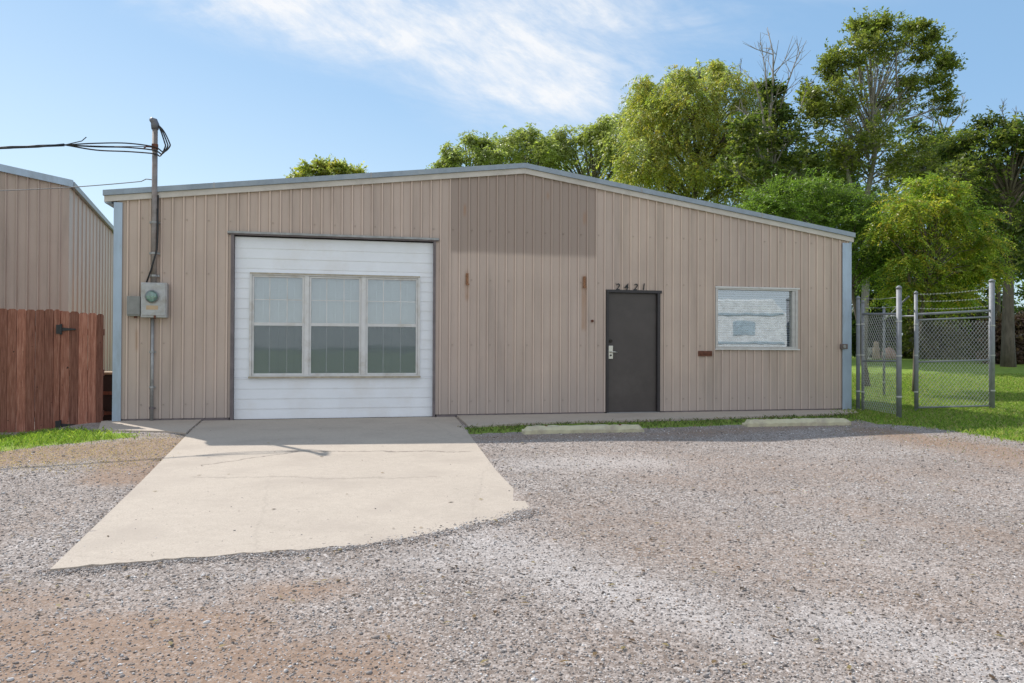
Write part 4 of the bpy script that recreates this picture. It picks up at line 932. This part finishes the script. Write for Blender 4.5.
# ------------------------------------------------------------------ trees
def tree(name, label, cat, base_px, Y, blobs, pal, leaf=.13, asp=.5, dens=1.0, droop=.3, trunk_r=.22, fork=.35, bark=BARK, group=None, bare=(), clump=.27, lean_px=None, zbase=None, gap=.0, twigs=True, flat=1.0, sprig=7, step_=.32, sat=2, limb=.28):
    b0 = at(base_px, 348, Y); b0.z = float(G(b0.x, b0.y)); root = empty(name, b0)
    tag(root, label, cat, group)
    B = []
    for (px, py, r) in blobs:
        dY = random.uniform(-1, 1)*min(2.5, r/F*Y*1.3); c = at(px, py, Y+dY); B.append((np.array(c)-np.array(b0), r/F*Y))
    B2 = []
    for c, r_ in B:
        for _ in range(sat):
            v_ = rng.normal(0, 1, 3); v_[2] = abs(v_[2])*.8 if random.random() < .6 else v_[2]; v_ /= np.linalg.norm(v_); B2.append((c+v_*r_*random.uniform(.8, 1.35)*np.array([1, 1, flat]), r_*random.uniform(.3, .5)))
    nB = len(B); cen = np.mean([c for c, r in B], 0); top = max(c[2]+r for c, r in B); low = min(c[2]-r for c, r in B)
    fz = max(.4, min(low+.2*(top-low), fork*top))
    mb = MB(); fk = np.array([cen[0]*.25, cen[1]*.25, fz]); mid = fk*np.array([.4, .4, .5])+np.array([random.uniform(-.1, .1)*top*.1, 0, 0])
    tp = [np.array([0, 0, -.2]), mid*.5, mid, fk]; main = np.array([cen[0], cen[1], cen[2]+(top-cen[2])*.35])
    for t in (.35, .7, 1): tp.append(fk*(1-t)+main*t+rng.normal(0, .03*top*.3, 3))
    mb.tube(tp, [trunk_r*1.35, trunk_r*1.05, trunk_r*.95, trunk_r*.8, trunk_r*.55, trunk_r*.35, trunk_r*.12], 9)
    Vs, Ds, Ls, Cs = [], [], [], []
    pal = np.array(pal)
    for c, r in B+B2:
        # limb from the trunk line to the clump
        t = min(.95, max(0, (c[2]-fz)/(main[2]-fz+1e-6)*.55)); s = fk*(1-t)+main*t if c[2] > fz else fk*.8
        q = (s+c)/2+np.array([0, 0, .12*np.linalg.norm(c-s)])+rng.normal(0, .12*r, 3); lr = trunk_r*limb
        mb.tube([s, (s+q)/2+rng.normal(0, .05*r, 3), q, (q+c)/2+rng.normal(0, .08*r, 3), c], [lr, lr*.8, lr*.6, lr*.42, lr*.25], 6)
        nt_ = int(max(14, 40*dens**.5*(1+r*.6))); loc = random.uniform(.62, 1.25)
        dirs = rng.normal(0, 1, (nt_, 3)); dirs /= np.linalg.norm(dirs, axis=1)[:, None]; dirs[:, 2] = dirs[:, 2]*.9+.12
        rad = r*(rng.random(nt_)**.4)*rng.uniform(.65, 1.2, nt_); rad[rng.random(nt_) < .12] *= 1.35; tw = c+dirs*rad[:, None]*np.array([1, 1, flat])
        for k in range(nt_):
            if twigs and k % 2 == 0: mb.tube([c, (c+tw[k])/2+rng.normal(0, .06*r, 3), tw[k]], [lr*.22, lr*.14, .004], 3, False)
        g_ = sprig; per = int(max(2, (r*r*3.2)/(leaf*leaf*asp)*7.5*dens*loc/nt_/g_)); cs = clump*r*.8+.05
        for k in range(nt_):
            m = max(1, int(per*random.uniform(.4, 1.6))); tdir = dirs[k]*np.array([1, 1, .5])
            base = tw[k]+rng.normal(0, cs, (m, 3))*np.array([1, 1, .65 if flat > .9 else .3])
            sd_ = rng.normal(0, .8, (m, 3)); sd_[:, 2] *= .5; sd_ += tdir*.9; sd_[:, 2] -= droop*.8-.2; sd_ /= np.linalg.norm(sd_, axis=1)[:, None]
            Lw = leaf*g_*step_*rng.uniform(.6, 1.3, (m, 1)); tt = (np.arange(g_)+.5)/g_
            p = base[:, None, :]+sd_[:, None, :]*(Lw*tt)[:, :, None]; p[:, :, 2] -= (droop*Lw*.55*tt**2)
            side = np.cross(sd_, rng.normal(0, .35, (m, 3))+np.array([0, 0, 1.])); side /= np.linalg.norm(side, axis=1)[:, None]+1e-6
            sg = np.where(np.arange(g_) % 2 == 0, 1., -1.)[None, :, None]
            d_ = sd_[:, None, :]*.55+side[:, None, :]*sg*.85+rng.normal(0, .38, (m, g_, 3)); d_[:, :, 2] -= droop*.6
            tint = (pal[rng.integers(0, len(pal))]*.45+pal[rng.integers(0, len(pal), m)]*.55)[:, None, :]*rng.uniform(.72, 1.28, (m, 1, 1))*rng.uniform(.85, 1.15, (m, g_, 1))*random.uniform(.85, 1.15)
            Vs.append(p.reshape(-1, 3)); Ds.append(d_.reshape(-1, 3)); Cs.append(tint.reshape(-1, 3))
    for (x0, y0, x1, y1, r0) in bare:               # leafless limbs with side twigs
        a = np.array(at(x0, y0, Y))-np.array(b0); b = np.array(at(x1, y1, Y))-np.array(b0); Ln = np.linalg.norm(b-a); pts = [a]
        for t in (.25, .5, .75, 1): pts.append(a*(1-t)+b*t+rng.normal(0, .035*Ln, 3))
        mb.tube(pts, [r0, r0*.8, r0*.6, r0*.4, r0*.15], 5)
        for k in range(9):
            t = random.uniform(.25, .95); i = min(3, int(t*4)); s = pts[i]+(pts[i+1]-pts[i])*(t*4-i); dd = (b-a)/Ln+rng.normal(0, .55, 3); dd[2] = abs(dd[2])*.8+.2; dd /= np.linalg.norm(dd); l = Ln*random.uniform(.15, .4)*(1.1-t*.5)
            e = s+dd*l; m_ = (s+e)/2+rng.normal(0, .05*l, 3); mb.tube([s, m_, e], [r0*.32, r0*.2, r0*.08], 4, False)
            for j in range(2):
                d2 = dd+rng.normal(0, .5, 3); d2 /= np.linalg.norm(d2); mb.tube([m_, m_+d2*l*.5], [r0*.16, r0*.06], 3, False)
    mb.build('trunk', bark, root, True)
    if Vs:
        print(name, base_px, sum(len(v) for v in Vs))
        P = np.concatenate(Vs); D = np.concatenate(Ds); Cc = np.concatenate(Cs); n = len(P)
        D /= np.linalg.norm(D, axis=1)[:, None]; S = rng.normal(0, 1, (n, 3)); S[:, 2] *= .5; S -= D*(S*D).sum(1)[:, None]; S /= np.linalg.norm(S, axis=1)[:, None]
        l = leaf*rng.uniform(.6, 1.35, (n, 1)); w_ = l*asp*rng.uniform(.8, 1.15, (n, 1)); Nn = np.cross(D, S)*l*.12
        V = np.stack([P, P+D*l*.45+S*w_*.5+Nn, P+D*l, P+D*l*.45-S*w_*.5+Nn], 1).reshape(-1, 3)
        quick('crown', V, np.arange(4*n).reshape(n, 4), LEAF, root, np.repeat(np.clip(Cc, 0, 1), 4, 0))
    return root
G_DK = [(.040, .070, .018), (.062, .10, .024), (.09, .13, .032)]
G_MID = [(.15, .20, .045), (.21, .25, .055), (.28, .29, .08)]
G_YEL = [(.33, .37, .055), (.41, .38, .06), (.25, .31, .05), (.46, .36, .07)]
G_OLV = [(.34, .38, .16), (.40, .42, .18), (.27, .31, .12)]  # olive leaf tones, paled to paint in distance haze
G_BRT = [(.20, .33, .05), (.29, .41, .06), (.15, .25, .04)]
G_LIM = [(.36, .44, .045), (.48, .47, .055), (.26, .36, .05), (.55, .40, .07)]
grp = 'trees behind the metal building'
tree('tree', 'tall open crowned tree rising highest right of the roof', 'tree', 862, 31, [(868, 28, 11), (894, 30, 11), (860, 55, 19), (908, 60, 19), (936, 52, 13), (948, 70, 9), (842, 66, 12), (832, 90, 17), (878, 80, 22), (922, 88, 15), (852, 108, 26), (895, 112, 22), (820, 124, 20), (866, 150, 30), (902, 150, 22), (832, 160, 26), (925, 170, 22), (880, 190, 26), (815, 104, 15), (806, 135, 20), (828, 75, 9), (938, 108, 13), (916, 30, 7), (862, 38, 9)], G_MID+[(.13, .15, .03)], leaf=.13, asp=.55, dens=.40, droop=-.2, clump=.22, sprig=8, sat=3, limb=.2, trunk_r=.15, bark=BARKP, group=grp, fork=.45, bare=[(850, 200, 845, 140, .13), (845, 160, 890, 95, .11), (862, 100, 868, 15, .05), (900, 100, 890, 8, .05), (905, 120, 950, 105, .05)])
tree('tree', 'sparse dark tree with bare dead twigs sticking up left of the tallest tree', 'tree', 778, 30, [(772, 118, 17), (750, 135, 17), (790, 140, 18), (765, 165, 24), (798, 175, 20), (740, 175, 20), (780, 200, 25), (768, 95, 8)], G_DK+G_MID, leaf=.16, asp=.55, dens=.75, trunk_r=.2, group=grp, bark=BARKP,
     bare=[(770, 150, 772, 22, .07), (775, 130, 802, 40, .055), (765, 140, 745, 65, .05), (770, 110, 760, 40, .045), (780, 150, 815, 75, .04), (760, 160, 738, 100, .04)])
tree('willow_tree', 'large yellow green tree with drooping leaves above the right roof slope', 'tree', 690, 35, [(705, 92, 20), (735, 90, 17), (672, 90, 14), (655, 108, 20), (690, 118, 30), (728, 122, 26), (640, 132, 18), (668, 142, 28), (706, 150, 32), (742, 150, 22), (645, 160, 26), (690, 178, 34), (735, 182, 30), (765, 190, 22), (655, 185, 22), (632, 176, 18), (755, 112, 16), (752, 140, 18), (720, 76, 10)], G_YEL+G_OLV, leaf=.15, asp=.36, dens=.95, droop=1.1, sprig=10, trunk_r=.2, group=grp, bare=[(700, 90, 699, 62, .03), (738, 90, 742, 60, .03)])
tree('tree', 'olive green tree directly behind the roof ridge left of the drooping tree', 'tree', 640, 42, [(648, 95, 12), (640, 108, 16), (675, 80, 13), (700, 76, 13), (625, 125, 16), (655, 122, 22)], G_OLV, leaf=.19, asp=.4, dens=.8, droop=.9, group=grp)
tree('tree', 'olive green tree showing just right of the roof ridge', 'tree', 590, 40, [(590, 132, 13), (570, 142, 14), (606, 142, 16), (585, 158, 22), (622, 155, 20), (560, 160, 16), (610, 175, 24), (628, 142, 14), (545, 150, 11)], G_OLV+G_YEL[:1], leaf=.18, asp=.4, dens=.9, droop=.9, group=grp)
tree('tree', 'rounded olive tree showing just above the roof ridge', 'tree', 530, 40, [(520, 138, 11), (510, 148, 13), (545, 148, 14), (530, 158, 18), (556, 158, 14), (500, 160, 14)], G_OLV+G_YEL[2:3], leaf=.18, asp=.4, dens=.9, droop=.8, group=grp)
tree('tree', 'low rounded olive tree at the left end of the row above the ridge', 'tree', 468, 38, [(474, 142, 10), (455, 156, 10), (485, 152, 12), (468, 160, 14), (446, 164, 8), (490, 166, 12)], G_OLV+G_YEL[2:3], leaf=.17, asp=.42, dens=.9, droop=.7, group=grp)
tree('tree', 'small tree top peeking over the left roof slope', 'tree', 325, 34, [(322, 169, 6), (306, 175, 7), (342, 172, 6), (356, 175, 5), (325, 182, 12), (295, 182, 7)], G_OLV+G_YEL, leaf=.16, asp=.45, dens=.8, droop=.2, group=grp, bare=[(322, 180, 320, 158, .02), (340, 180, 346, 163, .02), (300, 180, 290, 168, .02)])
tree('tree', 'bare topped tree behind the right side of the tallest tree', 'tree', 945, 36, [(925, 140, 16), (950, 148, 16), (935, 165, 24), (965, 160, 16), (930, 190, 26), (960, 185, 22), (912, 170, 18)], G_DK+G_MID, leaf=.17, asp=.5, dens=.7, group=grp, bark=BARKP, bare=[(945, 150, 942, 85, .06), (945, 140, 968, 95, .045), (940, 150, 915, 100, .045), (950, 150, 985, 120, .04), (940, 130, 925, 80, .03)])
tree('tree', 'dark broad tree with thick trunk at the right edge', 'tree', 1008, 27, [(985, 132, 15), (965, 148, 16), (1005, 145, 17), (1022, 135, 13), (985, 165, 20), (1015, 175, 24), (960, 175, 16), (1040, 170, 30), (1030, 215, 28), (1000, 205, 22), (1045, 260, 28), (1012, 250, 22), (1060, 130, 25)], G_DK+G_MID, leaf=.13, asp=.55, dens=.95, trunk_r=.2, fork=.4, bark=BARK, bare=[(1005, 140, 1003, 100, .03), (1010, 140, 1018, 108, .03)])
tree('feathery_tree', 'bright green feathery tree spreading over the right roof corner', 'tree', 868, 20, [(775, 196, 15), (800, 190, 18), (830, 195, 20), (856, 202, 18), (790, 212, 18), (818, 214, 18), (845, 222, 18), (872, 228, 16), (868, 250, 18), (882, 262, 18), (762, 204, 10), (862, 272, 14)], G_BRT+G_MID[:1]+G_DK[1:], leaf=.075, asp=.30, dens=.72, droop=.35, trunk_r=.07, fork=.3, bark=BARK, clump=.24, flat=.36, sprig=18, step_=.42, sat=3)
tree('locust_tree', 'lime and yellow leaved tree hanging behind the chain link gate', 'tree', 915, 18.5, [(925, 188, 15), (950, 192, 14), (905, 205, 17), (935, 212, 20), (968, 215, 15), (895, 228, 16), (920, 240, 20), (952, 243, 20), (982, 240, 13), (905, 262, 16), (940, 272, 20), (970, 270, 16), (925, 292, 13), (898, 288, 12), (955, 296, 12), (985, 268, 10)], G_LIM+G_BRT[1:]+G_MID[:1]+[(.11, .17, .03)], leaf=.075, asp=.36, dens=.62, droop=.7, trunk_r=.06, fork=.35, bark=BARK, clump=.2, flat=.5, sprig=16, step_=.42, sat=3, bare=[(915, 300, 895, 240, .05), (910, 290, 940, 215, .05)])
tree('tree', 'mid green tree filling between the drooping tree and the tallest tree', 'tree', 790, 36, [(745, 130, 16), (765, 145, 20), (790, 160, 22), (815, 170, 22), (750, 165, 24), (775, 182, 26), (805, 190, 26), (835, 185, 22)], G_DK+G_MID, leaf=.18, asp=.5, dens=.9, trunk_r=.2, group=grp)
g2 = 'dark trees closing off the far side of the lawn'
def mass(x0, x1, y0, y1, r):                         # irregular pile of clumps
    out = []; y = y0
    while y < y1:
        x = x0+random.uniform(0, r)
        while x < x1: out.append((x+random.uniform(-.3, .3)*r, y+random.uniform(-.3, .3)*r, r*random.uniform(.8, 1.2))); x += r*1.35
        y += r*1.2
    return out
for x0, x1, y0, Y, lb in [
    (846, 878, 210, 38, 'dark dense tree just beyond the building corner'),
    (886, 928, 215, 41, 'dark dense tree behind the lime leaved tree'),
    (940, 990, 210, 43, 'dark dense tree left of the thick trunk'),
    (1024, 1090, 215, 45, 'dark dense tree right of the thick trunk'),
    (770, 845, 188, 42, 'dark dense tree filling behind the right roof slope'),
    (975, 1020, 195, 40, 'dark leafy tree behind the broad right tree')]:
    tree('tree', lb, 'tree', (x0+x1)/2, Y, mass(x0, x1, y0, 335 if x0 > 845 and x0 != 975 else 262, 22), G_DK, leaf=.26, asp=.6, dens=.8, trunk_r=.18, group=g2, fork=.15, sat=1)
g3 = 'shrubs along the back of the lawn'
for x0, x1, y0, Y, pl_, lb in [
    (846, 882, 318, 38, G_DK, 'dark shrub beside the building corner behind the garden urn'),
    (876, 904, 320, 37, G_DK, 'dark shrub between the garden rock and the front fence post'),
    (902, 924, 320, 35, G_MID, 'mid green shrub behind the front fence post'),
    (924, 956, 312, 33, [(.15, .13, .09), (.13, .14, .065), (.19, .18, .11)], 'greyish twiggy shrub behind the gate'),
    (958, 992, 320, 34, [(.12, .09, .07), (.09, .09, .04), (.08, .11, .03)], 'low brownish shrub left of the thick tree trunk'),
    (998, 1034, 328, 29, [(.15, .09, .085), (.19, .12, .10), (.10, .08, .05)], 'purple brown shrub at the foot of the thick tree trunk'),
    (1036, 1085, 315, 34, G_DK, 'dark shrub past the right edge of the lawn')]:
    tree('shrub', lb, 'shrub', (x0+x1)/2, Y, mass(x0, x1, y0, 366, 10), pl_, leaf=.15, asp=.6, dens=1.2, trunk_r=.05, group=g3, fork=.1, sat=1)

# ------------------------------------------------------------------ what the windows mirror: far field edge and a white trailer
hl = MB(); n = 120; pts = []
for i in range(n+1):
    x = -420+840*i/n; h = 1.6+.8*math.sin(i*.35)+.5*math.sin(i*.83+1)+random.uniform(-.3, .3); pts.append((x, h))
V = [(x, -250, -1) for x, h in pts]+[(x, -256, h) for x, h in pts]+[(x, -300, -1) for x, h in pts]; m = n+1
hl.add(V, [(i, i+m, i+m+1, i+1) for i in range(n)]+[(i+m, i+2*m, i+2*m+1, i+m+1) for i in range(n)])
tag(hl.build('hills', simple('far_green_ridge', (.05, .08, .03), .95, 0, .3, .05, bmp=0)), kind='structure')
tr = empty('camper_trailer', (13.4, .2, 0), R(33)); tag(tr, 'white camper trailer parked opposite the right window and mirrored in it', 'trailer')
TW = simple('trailer_white', (.72, .73, .74), .4); TB = simple('trailer_blue_grey', (.42, .50, .56), .3)
mb = MB(); mb.prism([(-3, .5), (3, .5), (3.2, 1.1), (3.1, 2.3), (2.5, 2.9), (-2.9, 2.9), (-3.1, 2.6), (-3.1, .7)], -1.2, 1.2); mb.build('body', TW, tr, bevel=.05)
for x in (-2.2, -.2, 1.6):
    for y in (-1.215, 1.203): mb = MB(); mb.box(x-.45, x+.3, y, y+.012, 1.6, 2.1); mb.build('window', TB, tr)
for y in (-1.23, 1.216):
    for q_ in (2.32, 1.30): mb = MB(); mb.box(-3.0, 2.9, y, y+.012, q_, q_+.07); mb.build('stripe', TB, tr)
for y in (-1.23, 1.216): mb = MB(); mb.box(-3.0, 3.0, y, y+.012, .95, 1.15); mb.build('stripe', TB, tr)
mb = MB(); mb.box(.55, 1.1, -1.24, -1.216, .6, 2.4); mb.build('door', TW, tr)
for x in (-.8, .1):
    for y in (-1.25, 1.05): mb = MB(); mb.tube([(x, y, .1), (x, y+.2, .1)], .36, 20); mb.build('wheel', BLACK, tr)

# render settings
sc.view_settings.view_transform = 'Standard'; sc.view_settings.look = 'None'; sc.view_settings.exposure = 0
sc.cycles.max_bounces = 8; sc.cycles.transparent_max_bounces = 16
